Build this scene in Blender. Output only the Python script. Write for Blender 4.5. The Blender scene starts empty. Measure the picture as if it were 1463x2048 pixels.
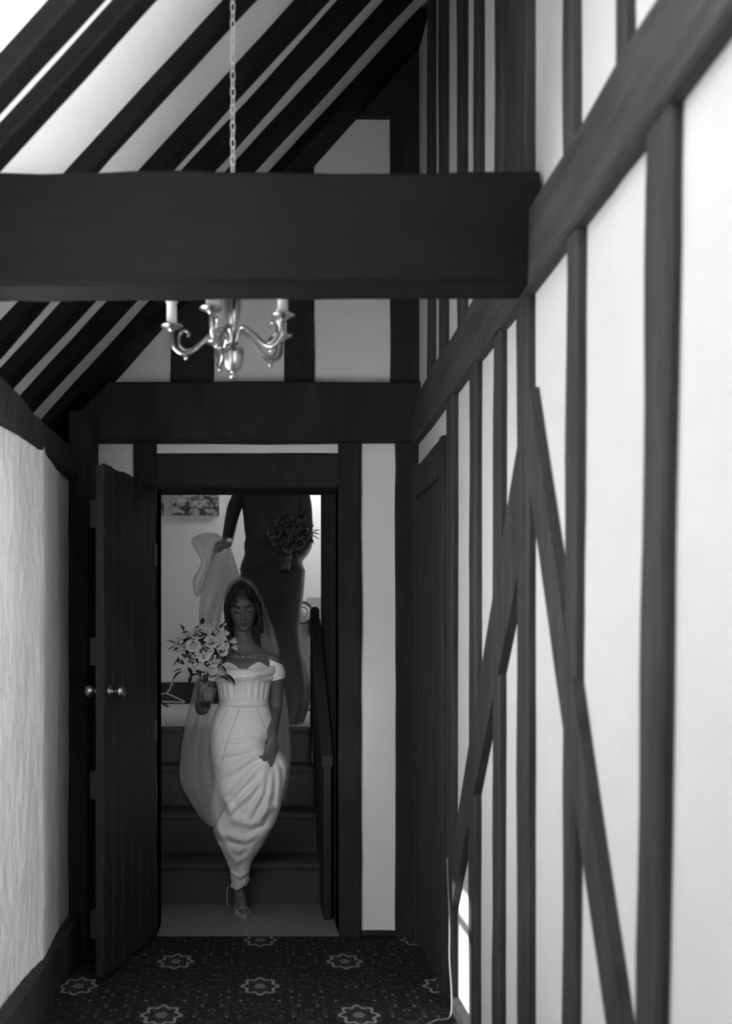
import bpy, bmesh, math, random
from mathutils import Vector, Matrix, noise
R = math.radians
random.seed(7)
scene = bpy.context.scene
C = scene.collection

# ------------------------------------------------------------------ camera
EYE, FPX, VPX, VPY = 1.316, 2200.0, 520.0, 1300.0      # eye height, focal length and level-line in photo pixels
cam_d = bpy.data.cameras.new('camera')
cam = bpy.data.objects.new('camera', cam_d); C.objects.link(cam)
cam.location = (0, 0, EYE); cam.rotation_euler = (R(90), 0, 0)
cam_d.sensor_fit = 'VERTICAL'; cam_d.sensor_height = 36.0
cam_d.lens = FPX / 2048 * 36.0
cam_d.shift_x = (731.5 - VPX) / 2048; cam_d.shift_y = (VPY - 1024) / 2048
cam_d.clip_start = 0.05
cam_d.dof.use_dof = True; cam_d.dof.focus_distance = 5.4; cam_d.dof.aperture_fstop = 2.4
scene.camera = cam
vs = scene.view_settings
vs.view_transform = 'Standard'; vs.look = 'None'; vs.exposure = 0.33; vs.gamma = 1.0
try: vs.use_curve_mapping = False
except Exception: pass

# ------------------------------------------------------------------ world and daylight
w = bpy.data.worlds.new('World'); scene.world = w; w.use_nodes = True
w.node_tree.nodes['Background'].inputs[0].default_value = (1, 1, 1, 1)
w.node_tree.nodes['Background'].inputs[1].default_value = 0.35
def area(name, loc, rot, sx, sy, power, spread=180):
    d = bpy.data.lights.new(name, 'AREA'); d.shape = 'RECTANGLE'; d.size = sx; d.size_y = sy; d.energy = power; d.spread = R(spread)
    o = bpy.data.objects.new(name, d); C.objects.link(o); o.location = loc; o.rotation_euler = rot
    return o
def aim(o, target):
    o.rotation_euler = (Vector(target) - o.location).to_track_quat('-Z', 'Y').to_euler()
# daylight entering by two unseen windows added to the left wall (both nearer than the frame's edge)
area('added_window_light_far', (-0.90, 3.14, 1.58), (0, R(-90), 0), 0.7, 0.44, 17)
area('added_window_light_near', (-0.90, 0.85, 1.42), (0, R(-90), 0), 1.0, 1.1, 0.8)
# light of two unseen windows added in the right wall to brighten the ceiling
area('added_window_light_side', (0.93, 1.26, 2.88), (0, R(90), 0), 0.75, 0.44, 95)
area('added_window_light_side_low', (0.93, 1.26, 1.84), (0, R(90), 0), 0.7, 0.44, 80)
# added unseen lamp behind the viewer, drawing the lit edge on the left wall
pd = bpy.data.lights.new('added_edge_lamp', 'SPOT'); pd.energy = 1500; pd.shadow_soft_size = 0.010; pd.spot_size = R(40); pd.spot_blend = 0.3
lamp = bpy.data.objects.new('added_edge_lamp', pd); C.objects.link(lamp); lamp.location = (1.2, -4.6, 1.9); aim(lamp, (-0.4, 2.5, 1.3))
# added unseen spot behind the viewer, a narrow fill to brighten the bride
td = bpy.data.lights.new('added_bride_fill', 'SPOT'); td.energy = 680; td.shadow_soft_size = 0.12; td.spot_size = R(8.0); td.spot_blend = 0.9
beam = bpy.data.objects.new('added_bride_fill', td); C.objects.link(beam); beam.location = (0.42, -4.4, 1.95); aim(beam, (-0.075, 5.4, 0.95))
# low sun through the far window: a patch at the foot of the right wall
sd = bpy.data.lights.new('sun', 'SUN'); sd.energy = 11.0; sd.angle = R(0.6)
sun = bpy.data.objects.new('sun', sd); C.objects.link(sun); sun.location = (-4, -1, 5)
sun.rotation_euler = Vector((1.53, 0.62, -1.24)).to_track_quat('-Z', 'Y').to_euler()
# upstairs bedroom: ceiling light and window at its right side
area('bedroom_ceiling_light', (0.75, 8.95, 3.2), (0, 0, 0), 0.4, 0.3, 15)
area('bedroom_window_light', (1.55, 8.5, 2.1), (0, R(90), 0), 1.2, 1.1, 7.5)

# ------------------------------------------------------------------ helpers
def at(x, y, Y):
    k = FPX / Y
    return Vector(((x - VPX) / k, Y, EYE - (y - VPY) / k))
def tag(o, label=None, cat=None, group=None, kind=None):
    if label: o['label'] = label
    if cat: o['category'] = cat
    if group: o['group'] = group
    if kind: o['kind'] = kind
    return o
def put(o, parent):
    C.objects.link(o)
    if parent is not None:
        o.parent = parent
        o.matrix_parent_inverse = Matrix.Translation(-parent_origin(parent))
    return o
def parent_origin(p):
    v = Vector(p.location)
    return v
def empty(name, loc, label=None, cat=None, group=None):
    o = bpy.data.objects.new(name, None); o.empty_display_size = 0.1
    C.objects.link(o); o.location = loc
    return tag(o, label, cat, group)
class MB:
    def __init__(s): s.v = []; s.f = []
    def add(s, vs_, fs):
        b = len(s.v); s.v += [tuple(p) for p in vs_]; s.f += [tuple(i + b for i in f) for f in fs]; return s
    def box(s, a, b):
        x0, y0, z0 = a; x1, y1, z1 = b
        return s.add([(x0,y0,z0),(x1,y0,z0),(x1,y1,z0),(x0,y1,z0),(x0,y0,z1),(x1,y0,z1),(x1,y1,z1),(x0,y1,z1)],
              [(3,2,1,0),(4,5,6,7),(0,1,5,4),(1,2,6,5),(2,3,7,6),(3,0,4,7)])
    def rings(s, rings, closed=True, cap=True):
        n = len(rings[0]); vs_ = [p for r in rings for p in r]; fs = []
        for i in range(len(rings) - 1):
            for j in range(n if closed else n - 1):
                a = i*n + j; b = i*n + (j+1) % n
                fs.append((a, b, b + n, a + n))
        if cap and closed:
            fs.append(tuple(reversed(range(n)))); fs.append(tuple(range((len(rings)-1)*n, len(rings)*n)))
        return s.add(vs_, fs)
    def tube(s, pts, rad, n=8, cap=True, flat=None):
        pts = [Vector(p) for p in pts]; rr = rad if isinstance(rad, (list, tuple)) else [rad]*len(pts)
        t0 = (pts[1]-pts[0]).normalized(); u = t0.orthogonal().normalized(); out = []
        for i, p in enumerate(pts):
            t = (pts[min(i+1, len(pts)-1)] - pts[max(i-1, 0)]).normalized()
            u = (u - t*u.dot(t)); u = u.normalized() if u.length > 1e-6 else t.orthogonal().normalized()
            w_ = t.cross(u)
            out.append([p + (u*math.cos(2*math.pi*j/n) + w_*math.sin(2*math.pi*j/n)*(flat or 1.0))*rr[i] for j in range(n)])
        return s.rings(out, True, cap)
    def lathe(s, c, prof, n=20):                 # prof: (radius, z) upwards, about a vertical axis
        c = Vector(c)
        return s.rings([[c + Vector((r*math.cos(2*math.pi*j/n), r*math.sin(2*math.pi*j/n), z)) for j in range(n)] for r, z in prof])
    def ball(s, c, r, n=10, m=7, sc=(1,1,1)):
        c = Vector(c); rg = []
        for i in range(m + 1):
            a = -math.pi/2 + math.pi*i/m; a = max(-1.52, min(1.52, a))
            rg.append([c + Vector((r*sc[0]*math.cos(a)*math.cos(2*math.pi*j/n), r*sc[1]*math.cos(a)*math.sin(2*math.pi*j/n), r*sc[2]*math.sin(a))) for j in range(n)])
        return s.rings(rg)
    def grid(s, rows):
        n = len(rows[0]); return s.add([p for r in rows for p in r],
            [(i*n+j, i*n+j+1, (i+1)*n+j+1, (i+1)*n+j) for i in range(len(rows)-1) for j in range(n-1)])
    def mesh(s, name, mat, smooth=False):
        me = bpy.data.meshes.new(name); me.from_pydata(s.v, [], s.f); me.update()
        if mat: me.materials.append(mat)
        if smooth:
            for p in me.polygons: p.use_smooth = True
        return me
    def build(s, name, mat, parent=None, smooth=False, fix=True):
        me = s.mesh(name, mat, smooth)
        if fix:
            bm = bmesh.new(); bm.from_mesh(me); bmesh.ops.recalc_face_normals(bm, faces=bm.faces); bm.to_mesh(me); bm.free()
        o = bpy.data.objects.new(name, me); put(o, parent)
        return o
def struct(o): o['kind'] = 'structure'; return o
def crom(pts, n):
    """Catmull-Rom through points (tuples of any length), n samples per span."""
    P = [list(p) for p in pts]; P = [[2*a-b for a, b in zip(P[0], P[1])]] + P + [[2*a-b for a, b in zip(P[-1], P[-2])]]
    out = []
    for i in range(1, len(P) - 2):
        for q in range(n):
            t = q / n
            out.append([0.5*((2*b) + (-a+c)*t + (2*a-5*b+4*c-d)*t*t + (-a+3*b-3*c+d)*t**3) for a, b, c, d in zip(P[i-1], P[i], P[i+1], P[i+2])])
    out.append(P[-2]); return out

# ------------------------------------------------------------------ materials (the picture is monochrome)
def mat(name, v, rough=0.8, spec=0.3, metal=0.0, var=0.0, scale=(6, 6, 6), bump=0.0, bscale=40, detail=6):
    m = bpy.data.materials.new(name); m.use_nodes = True; nt = m.node_tree; b = nt.nodes['Principled BSDF']
    b.inputs['Base Color'].default_value = (v, v, v, 1); b.inputs['Roughness'].default_value = rough
    b.inputs['Specular IOR Level'].default_value = spec; b.inputs['Metallic'].default_value = metal
    if var or bump:
        tc = nt.nodes.new('ShaderNodeTexCoord'); mp = nt.nodes.new('ShaderNodeMapping'); mp.inputs['Scale'].default_value = scale
        nt.links.new(tc.outputs['Object'], mp.inputs[0])
    if var:
        n = nt.nodes.new('ShaderNodeTexNoise'); n.inputs['Detail'].default_value = detail; n.inputs['Scale'].default_value = 1.0; n.inputs['Roughness'].default_value = 0.65
        nt.links.new(mp.outputs[0], n.inputs['Vector'])
        r = nt.nodes.new('ShaderNodeMapRange'); r.inputs[1].default_value = 0.3; r.inputs[2].default_value = 0.7
        r.inputs[3].default_value = v*(1-var); r.inputs[4].default_value = v*(1+var)
        nt.links.new(n.outputs[0], r.inputs[0]); nt.links.new(r.outputs[0], b.inputs['Base Color'])
    if bump:
        n2 = nt.nodes.new('ShaderNodeTexNoise'); n2.inputs['Scale'].default_value = bscale; n2.inputs['Detail'].default_value = 5
        nt.links.new(tc.outputs['Object'] if scale == (6,6,6) else mp.outputs[0], n2.inputs['Vector'])
        bp = nt.nodes.new('ShaderNodeBump'); bp.inputs['Strength'].default_value = bump; bp.inputs['Distance'].default_value = 0.01
        nt.links.new(n2.outputs[0], bp.inputs['Height']); nt.links.new(bp.outputs[0], b.inputs['Normal'])
    return m
M = {}
M['plaster_shaded'] = mat('shaded_limewash_plaster', 0.52, 0.9, 0.15, var=0.04, scale=(3,3,3), bump=0.15, bscale=25)  # the same limewash, its colour darkened to tone down the over-lit right wall
M['plaster'] = mat('white_limewash_plaster', 0.88, 0.9, 0.15, var=0.04, scale=(3,3,3), bump=0.15, bscale=25)
M['rough_plaster'] = mat('rough_brushed_plaster', 0.66, 0.85, 0.2, var=0.10, scale=(9,5,4), bump=0.7, bscale=5)
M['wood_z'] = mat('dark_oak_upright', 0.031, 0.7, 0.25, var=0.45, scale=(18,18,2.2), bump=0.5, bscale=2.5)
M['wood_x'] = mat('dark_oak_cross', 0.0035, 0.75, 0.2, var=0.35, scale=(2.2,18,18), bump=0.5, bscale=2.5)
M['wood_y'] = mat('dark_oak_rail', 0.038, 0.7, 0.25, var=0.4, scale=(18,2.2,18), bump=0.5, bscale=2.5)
M['wood_dark'] = mat('blackened_oak', 0.028, 0.8, 0.15, var=0.3, scale=(14,14,4), bump=0.4, bscale=2.5)
M['door_wood'] = mat('stained_plank', 0.018, 0.6, 0.3, var=0.35, scale=(30,30,2), bump=0.3, bscale=2)
M['brass'] = mat('worn_brass', 0.42, 0.28, 0.5, metal=1.0, var=0.25, scale=(40,40,40))
M['steel'] = mat('grey_iron', 0.06, 0.5, 0.5, metal=0.6)
M['carpet_dark'] = mat('plain_stair_carpet', 0.10, 0.95, 0.1, var=0.2, scale=(60,60,60), bump=0.6, bscale=400)
M['carpet_light'] = mat('pale_bedroom_carpet', 0.42, 0.95, 0.1, var=0.12, scale=(50,50,50), bump=0.6, bscale=300)
M['bed_wall'] = mat('bedroom_paint', 0.66, 0.9, 0.15, var=0.02, scale=(2,2,2))
M['white_paint'] = mat('white_gloss_paint', 0.80, 0.4, 0.4)
M['black'] = mat('black_paint', 0.03, 0.6, 0.2)

# ------------------------------------------------------------------ timbers: hewn beams with wandering edges
def timber(name, p0, p1, wv, dv, m, parent, seg=None, wob=0.004, ch=0.008, seed=None):
    """a beam from p0 to p1; wv and dv are half-width vectors of its section"""
    p0, p1, wv, dv = Vector(p0), Vector(p1), Vector(wv), Vector(dv)
    L = (p1 - p0).length; seg = seg or max(4, int(L / 0.12)); sd_ = seed if seed is not None else random.uniform(0, 99)
    wn, dn = wv.normalized(), dv.normalized(); wl, dl = wv.length, dv.length
    sec = [(-1,-1,1,0),(-1,-1,0,1),(-1,1,0,-1),(-1,1,1,0),(1,1,-1,0),(1,1,0,-1),(1,-1,0,1),(1,-1,-1,0)]
    rings = []
    for i in range(seg + 1):
        t = i / seg; c = p0.lerp(p1, t); r = []
        for j, (a, b, ca, cb) in enumerate(sec):
            q = j // 2
            ja = noise.noise(Vector((sd_ + q*7.3, t*L*2.3, 1.7)))*wob*1.6 + noise.noise(Vector((sd_ + q*3.1, t*L*9, 5)))*wob*0.7
            jb = noise.noise(Vector((sd_ + q*5.9, t*L*2.3, 8.1)))*wob
            r.append(c + wn*(a*wl + ca*ch + ja) + dn*(b*dl + cb*ch + jb))
        rings.append(r)
    return MB().rings(rings).build(name, m, parent)

# ================================================================== THE SETTING
XW, XP = 0.700, 0.725          # right wall: timber face, plaster face
XL = -0.81                     # left wall
YE = 5.034                     # end wall, timber face
def SY(x, X=XW): return FPX * X / (x - VPX)

# ---- floor with a patterned carpet
def carpet():
    m = bpy.data.materials.new('patterned_carpet'); m.use_nodes = True; nt = m.node_tree; N = nt.nodes; Lk = nt.links
    b = N['Principled BSDF']; b.inputs['Roughness'].default_value = 0.95; b.inputs['Specular IOR Level'].default_value = 0.1
    tc = N.new('ShaderNodeTexCoord'); sp = N.new('ShaderNodeSeparateXYZ'); Lk.new(tc.outputs['Object'], sp.inputs[0])
    def mth(op, a, b_=None, c=None):
        n = N.new('ShaderNodeMath'); n.operation = op
        for i, v in enumerate((a, b_, c)):
            if v is None: continue
            if isinstance(v, (int, float)): n.inputs[i].default_value = v
            else: Lk.new(v, n.inputs[i])
        return n.outputs[0]
    X, Y = sp.outputs[0], sp.outputs[1]
    def cell(ox, oy):      # signed offsets from the nearest motif centre of one lattice
        u = mth('WRAP', mth('ADD', X, ox), 0.356, -0.356); v = mth('WRAP', mth('ADD', Y, oy), 0.342, -0.342)
        return u, v
    def medal(ox, oy):
        u, v = cell(ox, oy); a = mth('DIVIDE', u, 0.074); c = mth('DIVIDE', v, 0.112)
        r = mth('SQRT', mth('ADD', mth('MULTIPLY', a, a), mth('MULTIPLY', c, c)))
        th = mth('ARCTAN2', c, a); lob = mth('MULTIPLY', mth('COSINE', mth('MULTIPLY', th, 8)), 0.11)
        rr = mth('SUBTRACT', r, lob)
        ring = mth('LESS_THAN', mth('ABSOLUTE', mth('SUBTRACT', rr, 0.84)), 0.10)
        core = mth('LESS_THAN', r, 0.30); inner = mth('LESS_THAN', mth('ABSOLUTE', mth('SUBTRACT', rr, 0.5)), 0.05)
        return ring, core, inner
    r1, c1, i1 = medal(0.0, -4.308); r2, c2, i2 = medal(0.356, -4.650)
    ring = mth('MAXIMUM', r1, r2); core = mth('MAXIMUM', c1, c2); inn = mth('MAXIMUM', i1, i2)
    # mirrored small leaves and flowers of the ground
    au = mth('ABSOLUTE', mth('WRAP', X, 0.178, -0.178)); av = mth('WRAP', Y, 0.342, -0.342)
    cb = N.new('ShaderNodeCombineXYZ'); Lk.new(au, cb.inputs[0]); Lk.new(mth('MULTIPLY', av, 0.75), cb.inputs[1])
    vo = N.new('ShaderNodeTexVoronoi'); vo.inputs['Scale'].default_value = 40; vo.inputs['Randomness'].default_value = 1.0; vo.distance = 'MANHATTAN'; Lk.new(cb.outputs[0], vo.inputs['Vector'])
    vs_ = N.new('ShaderNodeSeparateColor'); Lk.new(vo.outputs['Color'], vs_.inputs[0])
    blob = mth('MULTIPLY', mth('LESS_THAN', vo.outputs['Distance'], 0.36), mth('GREATER_THAN', vs_.outputs[0], 0.62))
    tone = mth('ADD', mth('MULTIPLY', mth('MULTIPLY', blob, vs_.outputs[1]), 0.18), 0.014)
    no = N.new('ShaderNodeTexNoise'); no.inputs['Scale'].default_value = 45; no.inputs['Detail'].default_value = 3; Lk.new(cb.outputs[0], no.inputs['Vector'])
    tone = mth('ADD', tone, mth('MULTIPLY', mth('GREATER_THAN', no.outputs[0], 0.56), 0.022))
    inside = mth('MAXIMUM', mth('MAXIMUM', ring, core), inn)
    val = mth('ADD', mth('MULTIPLY', tone, mth('SUBTRACT', 1, inside)),
              mth('ADD', mth('MULTIPLY', ring, 0.21), mth('MAXIMUM', mth('MULTIPLY', core, 0.13), mth('MULTIPLY', inn, 0.05))))
    pile = N.new('ShaderNodeTexNoise'); pile.inputs['Scale'].default_value = 260; Lk.new(tc.outputs['Object'], pile.inputs['Vector'])
    val = mth('MULTIPLY', val, mth('ADD', mth('MULTIPLY', pile.outputs[0], 0.8), 0.6))
    cc = N.new('ShaderNodeCombineColor'); [Lk.new(val, cc.inputs[i]) for i in range(3)]; Lk.new(cc.outputs[0], b.inputs['Base Color'])
    bp = N.new('ShaderNodeBump'); bp.inputs['Strength'].default_value = 0.4; bp.inputs['Distance'].default_value = 0.004
    Lk.new(pile.outputs[0], bp.inputs['Height']); Lk.new(bp.outputs[0], b.inputs['Normal'])
    return m
M['carpet'] = carpet()
floor = struct(MB().box((-1.1, -1.6, -0.12), (0.95, YE + 0.02, 0)).build('floor', M['carpet']))

# ---- left wall with two added window openings; ridge near the end shaped to shade its far part
def left_x(Y):
    if Y < 3.45: return XL - 0.035
    if Y < 4.04: return XL - 0.035 + 0.052*(Y - 3.45)/0.59
    return XL + 0.017 - 0.030*min(1.0, (Y - 4.04)/0.5)
mb = MB()
def lw(y0, y1, z0, z1): mb.box((-1.12, y0, z0), (XL - 0.035, y1, z1))
WINS = [(0.3, 1.4, 0.88, 1.95), (2.90, 3.38, 1.22, 1.95)]
lw(-1.6, 0.3, 0, 2.06); lw(1.4, 2.90, 0, 2.06); lw(3.38, 3.45, 0, 2.06)
for y0, y1, z0, z1 in WINS: lw(y0, y1, 0, z0); lw(y0, y1, z1, 2.06)
ny, nz = 60, 50
rows = []
for i in range(ny + 1):
    Y = 3.45 + (YE - 3.45)*i/ny; row = []
    for j in range(nz + 1):
        z = 2.10*j/nz
        row.append((left_x(Y) + 0.004*noise.noise(Vector((Y*5, z*3, 2))) + 0.003*noise.noise(Vector((Y*17, z*9, 4))), Y, z))
    rows.append(row)
mb.grid(rows)
mb.box((-1.12, 3.45, 0), (-0.90, YE, 2.06))
wall_left = struct(mb.build('wall_left', M['rough_plaster'], fix=False))
for n_, (y0, y1, z0, z1) in enumerate(WINS):
    e = struct(MB().box((-1.06, y0, z0), (-1.0, y0 + .05, z1)).box((-1.06, y1 - .05, z0), (-1.0, y1, z1)).box((-1.06, y0, z1 - .05), (-1.0, y1, z1)).box((-1.06, y0, z0), (-1.0, y1, z0 + .05)).box((-1.05, y0, z1 - .20), (-1.01, y1, z1 - .185)).build('window_%d' % (n_ + 1), M['white_paint']))
    MB().box((-1.12, y0, z0 - 0.03), (XL - 0.0, y1, z0)).build('window_sill', M['white_paint'], e)
bl = struct(timber('baseboard_left', (XL + 0.012, -1.6, 0.09), (XL + 0.012, YE - 0.3, 0.09), (0.022, 0, 0), (0, 0, 0.094), M['wood_dark'], None, wob=0.006))

# ---- right wall: plaster between close-set studs
wall_right = struct(MB().box((XP, -1.6, 0), (0.95, 1.0, 4.35)).box((XP, 1.5, 0), (0.95, YE + 0.3, 4.35)).box((XP, 1.0, 0), (0.95, 1.5, 1.45)).box((XP, 1.0, 2.22), (0.95, 1.5, 2.47)).box((XP, 1.0, 3.3), (0.95, 1.5, 4.35)).build('wall_right', M['plaster_shaded']))
wr = struct(MB().box((0.94, 1.0, 2.47), (0.98, 1.03, 3.3)).box((0.94, 1.47, 2.47), (0.98, 1.5, 3.3)).box((0.94, 1.0, 3.27), (0.98, 1.5, 3.3)).box((0.94, 1.0, 2.47), (0.98, 1.5, 2.50)).box((0.945, 1.235, 2.47), (0.975, 1.265, 3.3)).build('window_3', M['white_paint']))  # added unseen window, there to let light onto the ceiling
struct(MB().box((0.94, 1.0, 1.45), (0.98, 1.03, 2.22)).box((0.94, 1.47, 1.45), (0.98, 1.5, 2.22)).box((0.94, 1.0, 2.19), (0.98, 1.5, 2.22)).box((0.94, 1.0, 1.45), (0.98, 1.5, 1.48)).box((0.945, 1.235, 1.45), (0.975, 1.265, 2.22)).build('window_4', M['white_paint']))  # second added unseen window, below the rail, for the same light
def stud(ya, yb, z0, z1, name='stud', face=XW, wob=0.005, lean=0.0):
    ym, h = (ya + yb)/2, abs(ya - yb)/2; fm = (face + 0.76)/2
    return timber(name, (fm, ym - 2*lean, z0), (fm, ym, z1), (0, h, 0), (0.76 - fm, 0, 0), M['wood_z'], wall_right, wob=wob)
for a, b in ((1290, 1338), (1131, 1152), (985, 997), (937, 949), (891, 903)):          # below the rail
    stud(SY(a), SY(b), 0.0, 2.27, lean={1290: -.045, 1131: -.03}.get(a, -.010))
for a, b in ((1226, 1246), (1123, 1141), (987, 1001), (945, 954), (912, 922), (876, 885), (853, 860)):   # above the rail
    stud(SY(a), SY(b), 2.43, 4.2)
for y_ in (0.50, 0.04, -0.52, -1.0): stud(y_, y_ + 0.12, 0, 4.2)
stud(0.86, 0.98, 0, 2.27); stud(1.51, 1.60, 0, 2.27); stud(1.2, 1.3, 0, 1.43)
stud(0.84, 0.96, 2.43, 4.2); stud(1.52, 1.60, 2.43, 4.2)
stud(2.895, 3.105, 2.43, 4.2, 'post', 0.696); stud(2.895, 3.0, 0.0, 2.43, 'post', 0.698)
timber('wall_rail', (0.7225, -1.6, 2.352), (0.7225, YE, 2.350), (0, 0, 0.096), (0.0375, 0, 0), M['wood_y'], wall_right, wob=0.006)
def plank_in_wall(name, quad, x0, x1):
    """an oblique brace drawn in the wall's own plane: (Y, z) corner pairs along its length"""
    rg = []
    n = 14
    for i in range(n + 1):
        t = i / n
        a = [quad[0][q] + (quad[1][q] - quad[0][q])*t for q in (0, 1)]; b = [quad[3][q] + (quad[2][q] - quad[3][q])*t for q in (0, 1)]
        j = 0.012*noise.noise(Vector((t*3, quad[0][0]*9, 1))); j2 = 0.012*noise.noise(Vector((t*3, quad[0][0]*5, 7)))
        rg.append([(x0, a[0] + j, a[1]), (x0, b[0] + j2, b[1]), (x1, b[0] + j2, b[1]), (x1, a[0] + j, a[1])])
    return MB().rings(rg).build(name, M['wood_z'], wall_right)
plank_in_wall('brace', ((2.93, 1.955), (4.33, 0.19), (4.34, 0.03), (2.93, 1.593)), 0.699, 0.75)
plank_in_wall('brace', ((2.86, 2.0), (1.82, 0.0), (1.93, 0.0), (2.90, 1.80)), 0.699, 0.75)
timber('sill_beam', (0.725, -1.6, 0.02), (0.725, 4.15, 0.02), (0, 0, 0.03), (0.03, 0, 0), M['wood_dark'], wall_right)
# side door in the right wall next to the end wall
d3 = struct(MB().box((0.706, 4.24, 0.0), (0.74, 4.93, 1.99)).build('door_2', M['wood_dark']))
for a, b, z0, z1 in ((4.165, 4.25, 0, 2.13), (4.92, 5.0, 0, 2.13), (4.165, 5.0, 1.99, 2.13)):
    timber('door_frame', (0.712, (a+b)/2 if z0 == 0 else a, z0 if z0 == 0 else (z0+z1)/2), (0.712, (a+b)/2 if z0 == 0 else b, z1 if z0 == 0 else (z0+z1)/2),
           (0, (b-a)/2, 0) if z0 == 0 else (0, 0, (z1-z0)/2), (0.024, 0, 0), M['wood_dark'], d3, wob=0.003)
for i in range(5):
    MB().box((0.700, 4.252 + i*0.134, 0.01), (0.712, 4.252 + i*0.134 + 0.126, 1.985)).build('plank', M['wood_dark'], d3)

# ---- end wall with the doorway
EX = lambda x: (x - VPX)/437.0
EZ = lambda y: EYE - (y - VPY)/437.0
mb = MB(); yp0, yp1 = YE + 0.022, YE + 0.26
mb.box((-1.3, yp0, -.1), (-0.476, yp1, 4.35)); mb.box((0.3615, yp0, -.1), (0.95, yp1, 4.35)); mb.box((-0.476, yp0, 2.075), (0.3615, yp1, 4.35))
wall_back = struct(mb.build('wall_back', M['plaster']))
def et(name, x0, x1, y0, y1, front=YE, m='wood_dark', wob=0.004):
    X0, X1, Z0, Z1 = EX(x0), EX(x1), EZ(y1), EZ(y0)
    d = (YE + 0.03 - front)/2; ym = front + d
    if (Z1 - Z0) > (X1 - X0): return timber(name, ((X0+X1)/2, ym, Z0), ((X0+X1)/2, ym, Z1), ((X1-X0)/2, 0, 0), (0, d, 0), M[m], wall_back, wob=wob)
    return timber(name, (X0, ym, (Z0+Z1)/2), (X1, ym, (Z0+Z1)/2), (0, 0, (Z1-Z0)/2), (0, d, 0), M[m], wall_back, wob=wob)
et('tie_beam', 98, 850, 770, 886, 4.965)
et('corner_post', 160, 196, 850, 1875, 4.72); et('door_post', 266, 313, 886, 1875); et('door_post', 677, 722, 886, 1875); et('corner_post', 791, 838, 880, 1875)
et('lintel', 313, 677, 906, 972, YE + 0.004); et('sill_beam', 722, 791, 1862, 1876)
et('gable_stud', 341, 427, 0, 770); et('gable_stud', 569, 627, 150, 770); et('gable_post', 781, 850, -40, 770, YE - 0.02)
et('collar_beam', 640, 800, 96, 235, YE - 0.005)
# lining of the doorway through the wall's thickness
for x0, x1 in ((-0.49, -0.476), (0.3615, 0.376)):
    MB().box((x0 - (0.0 if x0 > 0 else 0.0), YE + 0.03, 0), (x1, yp1, 2.075)).build('door_lining', M['wood_dark'], wall_back)
MB().box((-0.476, YE + 0.03, 2.062), (0.3615, yp1, 2.078)).build('door_lining', M['wood_dark'], wall_back)

# ---- sloping ceiling and rafters
SL, ZA = 1.088, 3.27
def roof(X): return ZA + SL*X
nrm = Vector((-SL, 0, 1)).normalized()
mb = MB(); n = 50; rows = []
for i in range(n + 1):
    Y = -1.6 + (YE + 0.1 + 1.6)*i/n
    rows.append([(X, Y, roof(X) + 0.072 + 0.006*noise.noise(Vector((X*2, Y*3, 3)))) for X in [-1.2 + 1.98*j/24 for j in range(25)]])
mb.grid(rows)
mb.rings([[(-1.2, y, roof(-1.2) + .10), (0.78, y, roof(.78) + .10), (0.78, y, roof(.78) + .3), (-1.2, y, roof(-1.2) + .3)] for y in (-1.6, YE + 0.3)])
ceiling = struct(mb.build('ceiling', M['plaster'], fix=False))
RAFT = [(-1.1, -1.0, .1), (-.6, -.5, .1), (-.1, 0.0, .1), (.4, .5, .1), (.85, .95, .1), (1.30, 1.40, .1), (1.75, 1.85, .1), (2.17, 2.28, .1),
        (2.53, 2.64, .175), (2.745, 2.83, .085), (3.225, 3.305, .085), (3.635, 3.755, .085), (3.945, 4.075, .085), (4.315, 4.455, .085), (4.745, 5.055, .085)]
for a, b, d in RAFT:
    x0, x1 = -1.12, 0.73; ym = (a + b)/2; h = nrm*(d*0.68/2)
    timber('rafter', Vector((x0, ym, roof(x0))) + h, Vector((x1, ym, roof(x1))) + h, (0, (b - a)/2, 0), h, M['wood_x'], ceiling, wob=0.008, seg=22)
timber('wall_plate', (-0.955, -1.6, 2.075), (-0.955, YE, 2.10), (0.168, 0, 0), (0, 0, 0.055), M['wood_dark'], wall_left, wob=0.012)

# ---- tie beam crossing the passage
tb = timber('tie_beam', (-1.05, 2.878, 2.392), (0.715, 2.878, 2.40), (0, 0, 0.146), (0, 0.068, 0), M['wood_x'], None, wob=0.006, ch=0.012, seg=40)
tag(tb, 'massive dark oak tie beam spanning the passage in front of the chandelier', 'beam')

# ---- back of the passage behind the viewer; unseen doorway placed to cut the lamp's light
struct(MB().box((-1.3, -1.75, -.1), (-0.72, -1.6, 4.35)).box((0.545, -1.75, -.1), (1.6, -1.6, 4.35)).box((-0.72, -1.75, 2.03), (0.545, -1.6, 4.35)).build('wall_front', M['plaster']))
struct(MB().box((-1.3, -6.0, -0.12), (3.0, -1.6, 0)).build('floor_next_room', M['carpet_dark']))

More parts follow.
